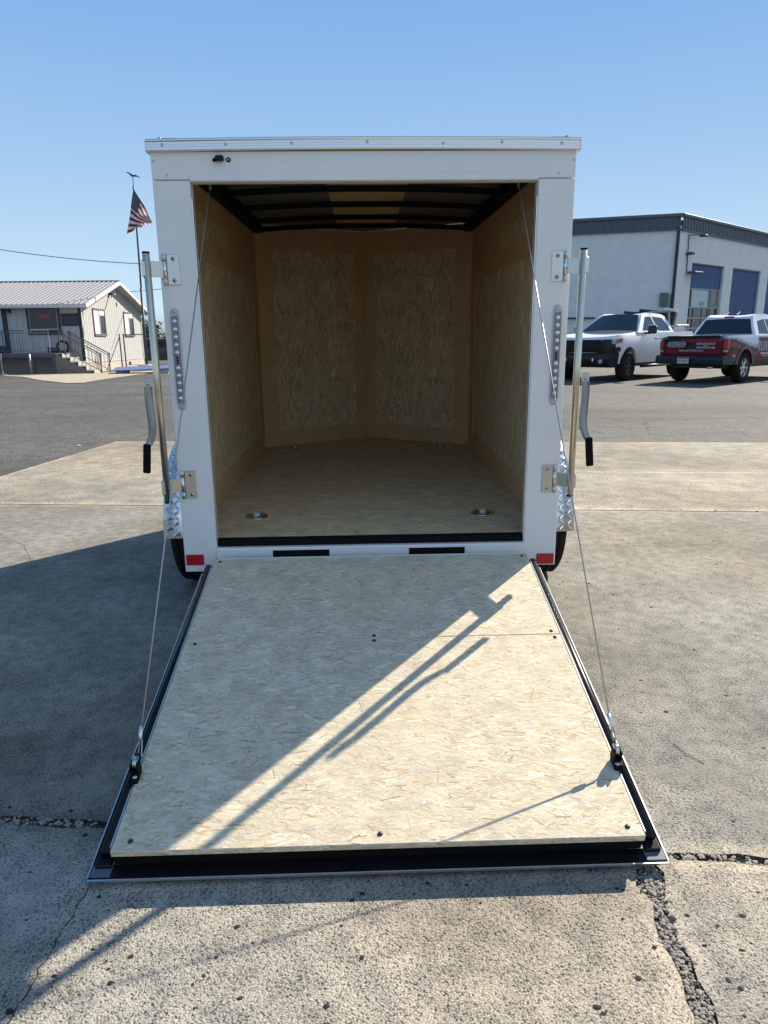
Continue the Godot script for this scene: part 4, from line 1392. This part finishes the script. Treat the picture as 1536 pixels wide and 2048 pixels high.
func far_things() -> void:
	for q in [[-19.5, -62.0, 2.6, 1.9, 5, "mid sized leafy tree beyond the dark parked van"], [-16.8, -66.0, 2.2, 1.7, 6, "low round leafy tree past the flagpole and fence"], [-22.5, -70.0, 3.4, 2.4, 7, "tallest leafy tree behind the office house gable"]]:
		var g := gy(0, q[1])
		tree("shade_tree", q[5], Vector3(q[0], g + 0.4, q[1]), q[2], q[3], q[4])
	# parked dark van between the house and the trailer
	var t := thing("parked_van", "dark van parked behind the fence past the flagpole", "van")
	t.position = Vector3(-14.2, gy(0, -47.0), -47.0)
	t.rotation.y = 0.3
	var st := ST(true)
	shell(st, arch_poly([Vector2(-2.4, 0.35), Vector2(-2.45, 0.8), Vector2(-2.35, 1.75), Vector2(1.2, 1.80), Vector2(1.7, 1.2), Vector2(2.4, 1.0), Vector2(2.5, 0.4)], [[1.6, 0.36, 0.4], [-1.6, 0.36, 0.4]]), 0.3, func(_f, u): return 0.95 - 0.12 * maxf(0.0, u - 1.0), plain, 0.03)
	put(done(st), "body", M.car_dark, t, Transform3D(Basis(Vector3.UP, PI / 2), Vector3.ZERO))
	for q in [[1.6, 0.88], [-1.6, 0.88], [1.6, -0.88], [-1.6, -0.88]]:
		truck_wheel(t, Transform3D(Basis(), Vector3(-q[0], 0.36, q[1])), Vector3(0, 0, signf(q[1])), 0.36, 0.22, M.silver_rim)
	for s in [-1.0, 1.0]:
		for q in [[-1.0, 0.9], [0.2, 1.3], [1.5, 0.9]]:
			box(t, "window", Vector3(q[0], 1.42, s * 0.915), Vector3(q[1], 0.45, 0.02), M.car_glass, 0.005)
	# blue sheet on the ground by the flagpole
	var b := thing("blue_sheet", "flat blue tarpaulin sheet lying on pale blocks by the flagpole", "tarpaulin")
	b.position = Vector3(-9.9, gy(0, -30.2), -30.2)
	box(b, "sheet", Vector3(0, 0.22, 0), Vector3(2.6, 0.03, 1.7), M.tarp_blue, 0.008, Vector3(0.04, 0.2, 0.02))
	for q in [[-1.0, -0.5], [1.0, -0.6], [-0.9, 0.5], [1.0, 0.5]]:
		box(b, "block", Vector3(q[0], 0.08, q[1]), Vector3(0.4, 0.2, 0.2), M.foundation)
	# gravel bed along the foundation
	rng.seed = 301
	var xf := []
	for i in 900:
		var x := rng.randf_range(-13.0, -10.6)
		var z := rng.randf_range(-36.5, -31.0)
		var s := stone_at(x, z, rng.randf_range(0.04, 0.10), 0.02)
		xf.append(s)
	var gb := scatter("gravel_bed", null, pebble_mesh(9), M.pebble, xf)
	gb.set_meta("label", "grey gravel bed along the office house foundation")
	gb.set_meta("category", "gravel")
	# pale concrete walk in front of the house
	st = ST()
	var poly := [Vector2(-16.5, -29.3), Vector2(-13.97, -27.17), Vector2(-11.98, -24.04), Vector2(-9.84, -21.3), Vector2(-9.3, -21.4), Vector2(-9.47, -24.13), Vector2(-9.48, -29.6), Vector2(-9.6, -33.6), Vector2(-12.5, -31.5), Vector2(-16.5, -31.0)]
	var pp := PackedVector2Array(poly)
	var ti := Geometry2D.triangulate_polygon(pp)
	for i in range(0, ti.size(), 3):
		for k in [0, 1, 2]:
			var q := pp[ti[i + k]]
			st.set_color(Color(0.66, 0.57, 0.43))
			st.add_vertex(Vector3(q.x, gy(q.x, q.y) + 0.004, q.y))
	kind(put(done(st), "walkway", M.concrete_smooth), "structure", "pale concrete walk before the office steps")

# ---------------------------------------------------------------- vehicles
func arch_poly(top: Array, arches: Array) -> PackedVector2Array:
	# side outline (forward, up): top from rear bottom over the roof to front bottom, then back along the sill with wheel arches (front first)
	var out := PackedVector2Array(top)
	for a in arches:
		var c := Vector2(a[0], a[1])
		var r: float = a[2]
		var sill: float = minf(top[0].y, top[-1].y)
		var dy := clampf((sill - c.y) / r, -0.9, 0.9)
		var a0 := asin(dy)
		for k in 11:
			var an := lerpf(a0, PI - a0, k / 10.0)
			out.append(c + Vector2(cos(an), sin(an)) * r)
	return out

func shell(st: SurfaceTool, poly: PackedVector2Array, cell: float, wf: Callable, colf: Callable, bulge: float) -> void:
	# a body whose side outline is poly and whose half width at (forward, up) is wf
	var lo := poly[0]; var hi := poly[0]
	for p in poly:
		lo = lo.min(p); hi = hi.max(p)
	var V := func(f: float, u: float, k: float) -> Vector3: return Vector3(k * wf.call(f, u), u, -f)
	var nx := int(ceil((hi.x - lo.x) / cell)); var ny := int(ceil((hi.y - lo.y) / (cell * 0.6)))
	for i in nx:
		for j in ny:
			var a := lo + Vector2(i * cell, j * cell * 0.6)
			var rect := PackedVector2Array([a, a + Vector2(cell, 0), a + Vector2(cell, cell * 0.6), a + Vector2(0, cell * 0.6)])
			for piece in Geometry2D.intersect_polygons(poly, rect):
				var ti := Geometry2D.triangulate_polygon(piece)
				for s in [-1.0, 1.0]:
					for k in range(0, ti.size(), 3):
						var order := [0, 1, 2] if s > 0 else [0, 2, 1]
						for o in order:
							var q: Vector2 = piece[ti[k + o]]
							if colf.is_valid():
								st.set_color(colf.call(q.x, q.y, s))
							st.add_vertex(V.call(q.x, q.y, s))
	var n := poly.size()
	var cw := Geometry2D.is_polygon_clockwise(poly)
	for i in n:
		var p := poly[i]; var q := poly[(i + 1) % n]
		var m := int(max(1.0, ceil((q - p).length() / cell)))
		var nrm := (q - p).normalized().orthogonal() * (1.0 if cw else -1.0)
		for k in m:
			var a := p.lerp(q, float(k) / m); var b := p.lerp(q, float(k + 1) / m)
			for j in 8:
				var t0 := -1.0 + j * 0.25; var t1 := t0 + 0.25
				for e in [[a, t0], [b, t0], [b, t1], [a, t0], [b, t1], [a, t1]]:
					var c: Vector2 = e[0]
					var tt: float = e[1]
					var v: Vector3 = V.call(c.x, c.y, tt) + Vector3(0, nrm.y, -nrm.x) * bulge * (1.0 - tt * tt)
					if colf.is_valid():
						st.set_color(colf.call(c.x, c.y, tt))
					st.add_vertex(v)

func side_patch(poly: Array, wf: Callable, s: float, off: float) -> ArrayMesh:
	var st := ST(true)
	var pp := PackedVector2Array(poly)
	var ti := Geometry2D.triangulate_polygon(pp)
	for k in range(0, ti.size(), 3):
		for o in [0, 1, 2]:
			var q := pp[ti[k + o]]
			st.add_vertex(Vector3(s * (wf.call(q.x, q.y) + off), q.y, -q.x))
	return done(st)

func cross_patch(a: Vector2, b: Vector2, wf: Callable, inset0: float, inset1: float, off: float, bulge: float) -> ArrayMesh:
	# a pane across the body from a to b (forward, up), such as a windscreen
	var st := ST(true)
	var nrm := (b - a).normalized().orthogonal()
	for j in 8:
		for e in [[0, 0], [1, 0], [1, 1], [0, 0], [1, 1], [0, 1]]:
			var tt: float = -1.0 + (j + e[1]) * 0.25
			var c: Vector2 = a if e[0] == 0 else b
			var w: float = wf.call(c.x, c.y) - (inset0 if e[0] == 0 else inset1)
			st.add_vertex(Vector3(tt * w, c.y, -c.x) + Vector3(0, nrm.y, -nrm.x) * (off + bulge * (1.0 - tt * tt)))
	return done(st)

func truck_wheel(t: Node, at: Transform3D, out: Vector3, r: float, w: float, rim: Material) -> void:
	var wh := Node3D.new()
	wh.name = "wheel"
	wh.transform = at
	t.add_child(wh, true)
	var x := out.cross(Vector3.UP)
	var f := Transform3D(Basis(x, out, x.cross(out)), Vector3.ZERO)
	var h := w / 2
	var st := ST(true)
	lathe(st, [Vector2(r * 0.60, -h * 0.85), Vector2(r * 0.8, -h), Vector2(r * 0.95, -h * 0.9), Vector2(r, -h * 0.6), Vector2(r, h * 0.6), Vector2(r * 0.95, h * 0.9), Vector2(r * 0.8, h), Vector2(r * 0.60, h * 0.85)], 30, f)
	put(done(st), "tyre", M.tyre, wh)
	st = ST(true)
	lathe(st, [Vector2(r * 0.64, h * 0.86), Vector2(r * 0.58, h * 0.84), Vector2(r * 0.52, h * 0.3), Vector2(0, h * 0.2)], 26, f)
	put(done(st), "rim_barrel", M.black_rim, wh)
	st = ST()
	for k in 6:
		var a := TAU * k / 6.0
		cbox(st, f * Vector3(cos(a) * r * 0.34, h * 0.66, sin(a) * r * 0.34), Vector3(r * 0.56, h * 0.18, r * 0.17), r * 0.03, f.basis * Basis(Vector3.UP, -a))
	put(done(st), "spokes", rim, wh)
	st = ST(true)
	lathe(st, [Vector2(0, h * 0.85), Vector2(r * 0.13, h * 0.82), Vector2(r * 0.17, h * 0.6)], 14, f)
	lathe(st, [Vector2(r * 0.55, h * 0.75), Vector2(r * 0.62, h * 0.88), Vector2(r * 0.63, h * 0.80)], 26, f)
	put(done(st), "rim", rim, wh)

func on_ground(t: Node3D, x: float, z: float, heading: float, k: float) -> void:
	t.transform = Transform3D(Basis(Vector3.RIGHT, -0.0206) * Basis(Vector3.UP, -heading) * Basis().scaled(Vector3.ONE * k), Vector3(x, gy(x, z) - 0.014, z))

func white_pickup() -> void:
	var t := thing("white_pickup", "white pickup truck with black grille facing the trailer, parked before the workshop", "pickup truck")
	on_ground(t, 6.49, -18.64, 3.919, 1.035)
	var wf := func(f, u):
		var w := 1.0 - 0.05 * pow(clampf((u - 0.85) / 0.6, 0.0, 1.5), 2.0) - 0.03 * clampf((0.75 - u) / 0.3, 0.0, 1.0)
		w -= 0.16 * pow(clampf((f + 0.75) / 0.8, 0.0, 1.0), 2.0)
		if f > -1.75: w -= 0.10 * pow(clampf((u - 1.20) / 0.2, 0.0, 1.0), 2.0)
		return w
	var st := ST(true)
	shell(st, arch_poly([Vector2(-5.80, 0.55), Vector2(-5.88, 0.8), Vector2(-5.86, 1.37), Vector2(-5.82, 1.41), Vector2(-4.36, 1.40), Vector2(-4.30, 1.38), Vector2(-1.72, 1.38), Vector2(-1.5, 1.375), Vector2(-0.5, 1.315), Vector2(-0.17, 1.275), Vector2(-0.07, 1.20), Vector2(-0.04, 0.9), Vector2(-0.06, 0.5)], [[-0.98, 0.44, 0.53], [-4.72, 0.44, 0.53]]), 0.22, wf, plain, 0.05)
	put(done(st), "body", M.white_paint, t)
	var cf := func(f, u): return 0.955 - 0.30 * clampf((u - 1.36) / 0.56, 0.0, 1.0) - 0.02 * pow(clampf((u - 1.8) / 0.14, 0, 1), 2) - 0.0 * f
	st = ST(true)
	shell(st, PackedVector2Array([Vector2(-4.28, 1.36), Vector2(-4.22, 1.62), Vector2(-4.08, 1.87), Vector2(-3.9, 1.93), Vector2(-3.0, 1.965), Vector2(-2.6, 1.95), Vector2(-2.38, 1.89), Vector2(-1.55, 1.36)]), 0.2, cf, plain, 0.04)
	put(done(st), "cab", M.white_paint, t)
	put(cross_patch(Vector2(-1.62, 1.40), Vector2(-2.36, 1.875), cf, 0.05, 0.09, 0.018, 0.042), "windscreen", M.car_glass, t)
	put(cross_patch(Vector2(-4.12, 1.82), Vector2(-4.27, 1.45), cf, 0.1, 0.1, 0.006, 0.042), "rear_window", M.car_glass, t)
	for s in [-1.0, 1.0]:
		put(side_patch([Vector2(-1.95, 1.43), Vector2(-2.52, 1.83), Vector2(-2.95, 1.85), Vector2(-3.02, 1.43)], cf, s, 0.006), "door_window", M.car_glass, t)
		put(side_patch([Vector2(-3.10, 1.43), Vector2(-3.05, 1.85), Vector2(-3.78, 1.82), Vector2(-4.0, 1.60), Vector2(-4.02, 1.43)], cf, s, 0.006), "door_window", M.car_glass, t)
		for f in [-1.78, -3.06, -4.12]:
			put(side_patch([Vector2(f, 0.52), Vector2(f + 0.014, 0.52), Vector2(f + 0.014, 1.37), Vector2(f, 1.37)], wf, s, 0.002), "door_gap", M.black_plastic, t)
		box(t, "door_handle", Vector3(s * 1.0, 1.20, 2.85), Vector3(0.03, 0.035, 0.22), M.black_plastic, 0.008)
		box(t, "door_handle", Vector3(s * 1.0, 1.20, 3.25), Vector3(0.03, 0.035, 0.2), M.black_plastic, 0.008)
		var mr := box(t, "mirror", Vector3(s * 1.19, 1.45, 2.02), Vector3(0.26, 0.24, 0.14), M.black_plastic, 0.04)
		box(mr, "mirror_arm", Vector3(-s * 0.17, -0.10, 0.0), Vector3(0.18, 0.06, 0.08), M.black_plastic)
		box(mr, "mirror_cap", Vector3(0, 0.125, -0.01), Vector3(0.22, 0.012, 0.12), M.chrome)
		for f in [0.98, 4.72]:
			truck_wheel(t, Transform3D(Basis(), Vector3(s * 0.89, 0.42, f)), Vector3(s, 0, 0), 0.42, 0.28, M.black_rim)
		put(side_patch([Vector2(-1.55, 0.50), Vector2(-4.15, 0.50), Vector2(-4.15, 0.42), Vector2(-1.55, 0.42)], wf, s, 0.004), "rocker", M.black_plastic, t)
		rod(t, "side_step", Vector3(s * 1.03, 0.40, 1.75), Vector3(s * 1.03, 0.40, 4.0), 0.045, M.black_plastic, 8)
		# lamps
		put(side_patch([Vector2(-0.05, 1.05), Vector2(-0.05, 1.18), Vector2(-0.52, 1.21), Vector2(-0.46, 1.08)], wf, s, 0.022), "head_lamp", M.lamp_clear, t)
		put(side_patch([Vector2(-0.24, 1.085), Vector2(-0.25, 1.18), Vector2(-0.50, 1.20), Vector2(-0.45, 1.095)], wf, s, 0.028), "turn_lamp", M.amber, t)
		put(side_patch([Vector2(-0.09, 0.84), Vector2(-0.09, 0.97), Vector2(-0.33, 0.97), Vector2(-0.33, 0.84)], wf, s, 0.075), "fog_bezel", M.black_plastic, t)
		box(t, "tow_hook", Vector3(s * 0.42, 0.62, -0.10), Vector3(0.05, 0.10, 0.10), M.chrome, 0.015)
	# black front: grille, bumper, wrapping to the sides
	var bf := func(f, u): return wf.call(f, u) + 0.012
	st = ST(true)
	shell(st, PackedVector2Array([Vector2(-0.36, 0.50), Vector2(-0.36, 0.80), Vector2(-0.26, 0.86), Vector2(-0.05, 0.86), Vector2(0.02, 0.80), Vector2(0.04, 0.62), Vector2(-0.02, 0.44), Vector2(-0.26, 0.40)]), 0.15, bf, plain, 0.07)
	put(done(st), "bumper", M.black_plastic, t)
	st = ST(true)
	shell(st, PackedVector2Array([Vector2(-0.22, 0.82), Vector2(-0.20, 1.10), Vector2(-0.12, 1.19), Vector2(-0.045, 1.18), Vector2(-0.01, 0.95), Vector2(-0.02, 0.82)]), 0.12, bf, plain, 0.055)
	put(done(st), "grille", M.black_plastic, t)
	for k in 5:
		box(t, "grille_bar", Vector3(0, 0.88 + k * 0.065, -0.055), Vector3(1.3, 0.02, 0.05), M.black_gloss, 0.006)
	for s in [-1.0, 1.0]:
		screw(t, Vector3(s * 0.62, 0.57, -0.06), 0.07, Vector3.FORWARD, M.lamp_clear, "fog_lamp")
	box(t, "underbody", Vector3(0, 0.50, 2.9), Vector3(1.5, 0.22, 5.0), M.black_plastic)
	# bed, headache rack, load
	box(t, "bed_floor", Vector3(0, 1.413, 5.08), Vector3(1.55, 0.006, 1.35), M.black_plastic)
	var rack := Node3D.new()
	rack.name = "bed_rack"
	t.add_child(rack)
	for s in [-1.0, 1.0]:
		rod(rack, "upright", Vector3(s * 0.72, 1.38, 4.42), Vector3(s * 0.68, 2.05, 4.42), 0.035, M.rail_bright, 6)
		rod(rack, "upright", Vector3(s * 0.80, 1.38, 5.7), Vector3(s * 0.78, 1.58, 5.7), 0.03, M.rail_bright, 6)
		rod(rack, "side_bar", Vector3(s * 0.80, 1.58, 4.45), Vector3(s * 0.80, 1.60, 5.85), 0.035, M.rail_bright, 8)
	rod(rack, "cross_bar", Vector3(-0.74, 2.03, 4.42), Vector3(0.74, 2.03, 4.42), 0.035, M.rail_bright, 6)
	var ld := thing("load_bundle", "black and white tarp bundle tied on the white pickup's bed rack", "bundle")
	on_ground(ld, 6.49, -18.64, 3.919, 1.035)
	for q in [[Vector3(-0.55, 1.80, 4.75), Vector3(0.42, 0.50, 0.5), "black_plastic"], [Vector3(-0.15, 2.02, 4.60), Vector3(1.0, 0.10, 0.35), "black_plastic"], [Vector3(-0.62, 2.06, 4.72), Vector3(0.42, 0.10, 0.45), "curtain"], [Vector3(-0.45, 1.98, 5.15), Vector3(0.35, 0.08, 0.35), "curtain"], [Vector3(0.45, 2.00, 4.4), Vector3(0.7, 0.07, 0.3), "black_plastic"], [Vector3(-0.55, 1.50, 4.8), Vector3(0.3, 0.25, 0.4), "rail_steel"]]:
		box(ld, "wrapped_piece", q[0], q[1], M[q[2]], minf(q[1].y, 0.12) * 0.42, Vector3(0.1, 0.25, 0.12))

func red_pickup() -> void:
	var t := thing("red_pickup", "red, black and white lettered pickup truck seen from its tailgate", "pickup truck")
	on_ground(t, 9.084, -17.1, 0.872, 1.06)
	var wf := func(f, u):
		var w := 0.925 - 0.05 * pow(clampf((u - 0.95) / 0.3, 0.0, 1.2), 2.0) - 0.03 * clampf((0.7 - u) / 0.25, 0.0, 1.0)
		w -= 0.05 * pow(clampf((0.35 - f) / 0.3, 0.0, 1.0), 2.0)
		w -= 0.18 * pow(clampf((f - 4.5) / 0.9, 0.0, 1.0), 2.0)
		return w
	var white := Color(0.70, 0.73, 0.78); var red := Color(0.17, 0.010, 0.020); var crimson := Color(0.34, 0.02, 0.035); var dark := Color(0.020, 0.020, 0.022); var silver := Color(0.42, 0.45, 0.48)
	var paint := func(f, u, s):
		if f < 0.30 and absf(s) < 0.98 and u < 1.25:      # tailgate
			if u > 1.13: return dark
			if u > 1.07: return crimson if s > -0.5 else dark
			if u > 0.93 and s > -0.35 and s < 0.1: return dark
			return red
		var sweep: float = 1.02 - 0.22 * smoothstep(0.3, 1.9, f) + 0.20 * smoothstep(1.8, 2.4, f)
		if f > 1.95:
			if u > 1.19: return white
			if u > 1.13: return dark
			return red if u > 0.62 else dark
		if u > sweep + 0.10: return white if u > sweep + 0.17 else silver
		if u > sweep: return dark
		if u > sweep - 0.09: return crimson
		if u > sweep - 0.16: return dark
		return red if u > 0.55 else dark
	var st := ST(true)
	shell(st, arch_poly([Vector2(0.16, 0.58), Vector2(0.08, 0.75), Vector2(0.10, 1.17), Vector2(0.14, 1.215), Vector2(1.76, 1.235), Vector2(1.82, 1.225), Vector2(3.9, 1.20), Vector2(4.9, 1.10), Vector2(5.25, 0.98), Vector2(5.35, 0.75), Vector2(5.3, 0.48)], [[4.40, 0.40, 0.47], [1.15, 0.40, 0.47]]), 0.08, wf, paint, 0.03)
	put(done(st), "body", M.wrap, t)
	var cf := func(_f, u): return 0.885 - 0.27 * clampf((u - 1.2) / 0.56, 0.0, 1.0)
	st = ST(true)
	shell(st, PackedVector2Array([Vector2(1.80, 1.20), Vector2(1.95, 1.50), Vector2(2.12, 1.73), Vector2(2.3, 1.785), Vector2(2.9, 1.80), Vector2(3.25, 1.76), Vector2(3.98, 1.20)]), 0.2, cf, plain, 0.03)
	put(done(st), "cab", M.white_paint, t)
	put(cross_patch(Vector2(2.06, 1.64), Vector2(1.83, 1.245), cf, 0.07, 0.09, 0.022, 0.032), "rear_window", M.car_glass, t)
	put(cross_patch(Vector2(3.93, 1.24), Vector2(3.29, 1.73), cf, 0.06, 0.1, 0.008, 0.032), "windscreen", M.car_glass, t)
	box(t, "brake_lamp", Vector3(0.0, 1.715, -2.125), Vector3(0.26, 0.045, 0.04), M.tail_red, 0.01)
	for s in [-1.0, 1.0]:
		put(side_patch([Vector2(2.08, 1.27), Vector2(2.25, 1.60), Vector2(2.75, 1.66), Vector2(2.72, 1.26)], cf, s, 0.006), "door_window", M.car_glass, t)
		put(side_patch([Vector2(2.80, 1.26), Vector2(2.83, 1.66), Vector2(3.2, 1.64), Vector2(3.72, 1.26)], cf, s, 0.006), "door_window", M.car_glass, t)
		for f in [1.98, 2.76, 3.75]:
			put(side_patch([Vector2(f, 0.52), Vector2(f + 0.012, 0.52), Vector2(f + 0.012, 1.2), Vector2(f, 1.2)], wf, s, 0.002), "door_gap", M.black_plastic, t)
		var mr := box(t, "mirror", Vector3(s * 1.06, 1.31, -3.55), Vector3(0.22, 0.18, 0.12), M.black_plastic, 0.04)
		box(mr, "mirror_arm", Vector3(-s * 0.13, -0.06, 0), Vector3(0.1, 0.05, 0.06), M.black_plastic)
		for f in [1.15, 4.40]:
			truck_wheel(t, Transform3D(Basis(), Vector3(s * 0.82, 0.385, -f)), Vector3(s, 0, 0), 0.385, 0.25, M.silver_rim)
		# flared arch lip
		st = ST(true)
		for k in 12:
			var a0 := lerpf(0.15, PI - 0.15, k / 12.0); var a1 := lerpf(0.15, PI - 0.15, (k + 1) / 12.0)
			for q in [[0.47, 0.94, 0.53, 0.955], [0.53, 0.955, 0.55, 0.90]]:
				quad(st, Vector3(s * q[1], 0.40 + sin(a0) * q[0], -1.15 - cos(a0) * q[0]), Vector3(s * q[1], 0.40 + sin(a1) * q[0], -1.15 - cos(a1) * q[0]), Vector3(s * q[3], 0.40 + sin(a1) * q[2], -1.15 - cos(a1) * q[2]), Vector3(s * q[3], 0.40 + sin(a0) * q[2], -1.15 - cos(a0) * q[2]))
		put(done(st), "arch_flare", M.slate_metal, t)
		# tail lamp wraps the corner
		var tl := box(t, "tail_lamp", Vector3(s * 0.845, 0.985, -0.17), Vector3(0.13, 0.25, 0.20), M.tail_red, 0.025)
		box(tl, "reverse_lens", Vector3(0, -0.155, 0.01), Vector3(0.11, 0.06, 0.17), M.lamp_clear, 0.012)
	# tailgate details
	box(t, "tailgate_spoiler", Vector3(0, 1.205, -0.085), Vector3(1.44, 0.035, 0.07), M.black_plastic, 0.012)
	for s in [-1.0, 1.0]:
		box(t, "tailgate_gap", Vector3(s * 0.765, 0.95, -0.066), Vector3(0.012, 0.48, 0.02), M.black_plastic)
	st = ST(true)
	shell(st, PackedVector2Array([Vector2(-0.10, 0.50), Vector2(-0.12, 0.62), Vector2(-0.08, 0.72), Vector2(0.25, 0.74), Vector2(0.45, 0.68), Vector2(0.42, 0.48)]), 0.12, func(f, _u): return 0.90 + 0.035 * clampf(f * 3.0, 0, 1), plain, 0.03)
	put(done(st), "bumper", M.black_plastic, t)
	var pl := box(t, "licence_plate", Vector3(-0.12, 0.60, 0.155), Vector3(0.31, 0.16, 0.01), M.plate_white, 0.002)
	box(pl, "plate_band", Vector3(0, 0.055, 0.006), Vector3(0.30, 0.04, 0.002), M.plate_red)
	text(pl, "plate_lettering", "C0 2937", 0.06, M.bare_pipe, Transform3D(Basis(), Vector3(0, -0.02, 0.005)))
	var tg := Transform3D(Basis(Vector3.RIGHT, 0.0), Vector3(0, 0, -0.045))
	# pill shaped badge
	st = ST()
	var ring := []
	for k in 25:
		var a := TAU * k / 24.0
		ring.append(Vector3(-0.42 + (0.17 if cos(a) > 0 else -0.17) + cos(a) * 0.065, 1.00 + sin(a) * 0.062, -0.043))
	tube(st, ring, 0.010, 5)
	put(done(st), "badge_outline", M.letter_white, t)
	text(t, "badge_lettering", "RUNWAY", 0.085, M.letter_white, tg * Transform3D(Basis(), Vector3(-0.42, 1.0, 0.0)))
	for q in [[0.36, 1.015, 0.06, "800-555-0137"], [0.36, 0.965, 0.035, "LOCAL"], [0.36, 0.92, 0.06, "509-555-0146"], [-0.02, 0.845, 0.05, "RunwayTrailers.com"]]:
		text(t, "tailgate_lettering", q[3], q[2], M.letter_white, tg * Transform3D(Basis(), Vector3(q[0], q[1], 0.0)))
	# side lettering on the door
	var sd := Transform3D(Basis(Vector3.UP, PI / 2), Vector3(0.935, 0, 0))
	text(t, "door_lettering", "RUNWAY", 0.26, M.letter_white, sd * Transform3D(Basis(Vector3(0.9, 0, 0), Vector3(0.2, 1, 0), Vector3(0, 0, 1)), Vector3(2.55, 0.93, 0.0)))
	box(t, "door_stripe", Vector3(0.936, 0.74, -2.6), Vector3(0.006, 0.05, 1.0), M.letter_white)
	box(t, "door_stripe", Vector3(0.934, 0.68, -2.6), Vector3(0.006, 0.03, 0.8), M.letter_grey)
	box(t, "flag_sticker", Vector3(0.922, 0.66, -0.42), Vector3(0.006, 0.15, 0.22), M.tarp_blue)
	box(t, "flag_sticker_stripe", Vector3(0.925, 0.71, -0.42), Vector3(0.006, 0.03, 0.22), M.letter_white)
	box(t, "underbody", Vector3(0, 0.48, -2.7), Vector3(1.4, 0.2, 4.6), M.black_plastic)
	rod(t, "exhaust_pipe", Vector3(0.45, 0.42, -0.1), Vector3(0.45, 0.42, -0.6), 0.04, M.chrome, 8)
	for s in [-1.0, 1.0]:
		rod(t, "roof_beacon", Vector3(s * 0.15, 1.79, -2.25), Vector3(s * 0.15 + 0.05, 1.86, -2.3), 0.022, M.chrome, 8)

func yard_bits() -> void:
	# scraps lying on the ground
	var st := ST(true)
	tube(st, [Vector3(0.930, gy(0, 0.84) + 0.002, 0.84), Vector3(0.945, gy(0, 0.9) + 0.004, 0.90), Vector3(0.975, gy(0, 0.95) + 0.002, 0.948)], 0.0011, 5)
	tag(put(done(st), "twig", M.trunk), "thin curved twig lying on the concrete right of the ramp", "twig")
	var w := box(null, "paper_scrap", Vector3(-3.62, gy(0, -6.2) - 0.002, -6.2), Vector3(0.045, 0.012, 0.03), M.curtain, 0.004, Vector3(0.1, 0.4, 0.05))
	tag(w, "small white paper scrap on the asphalt beside the slab corner", "scrap")
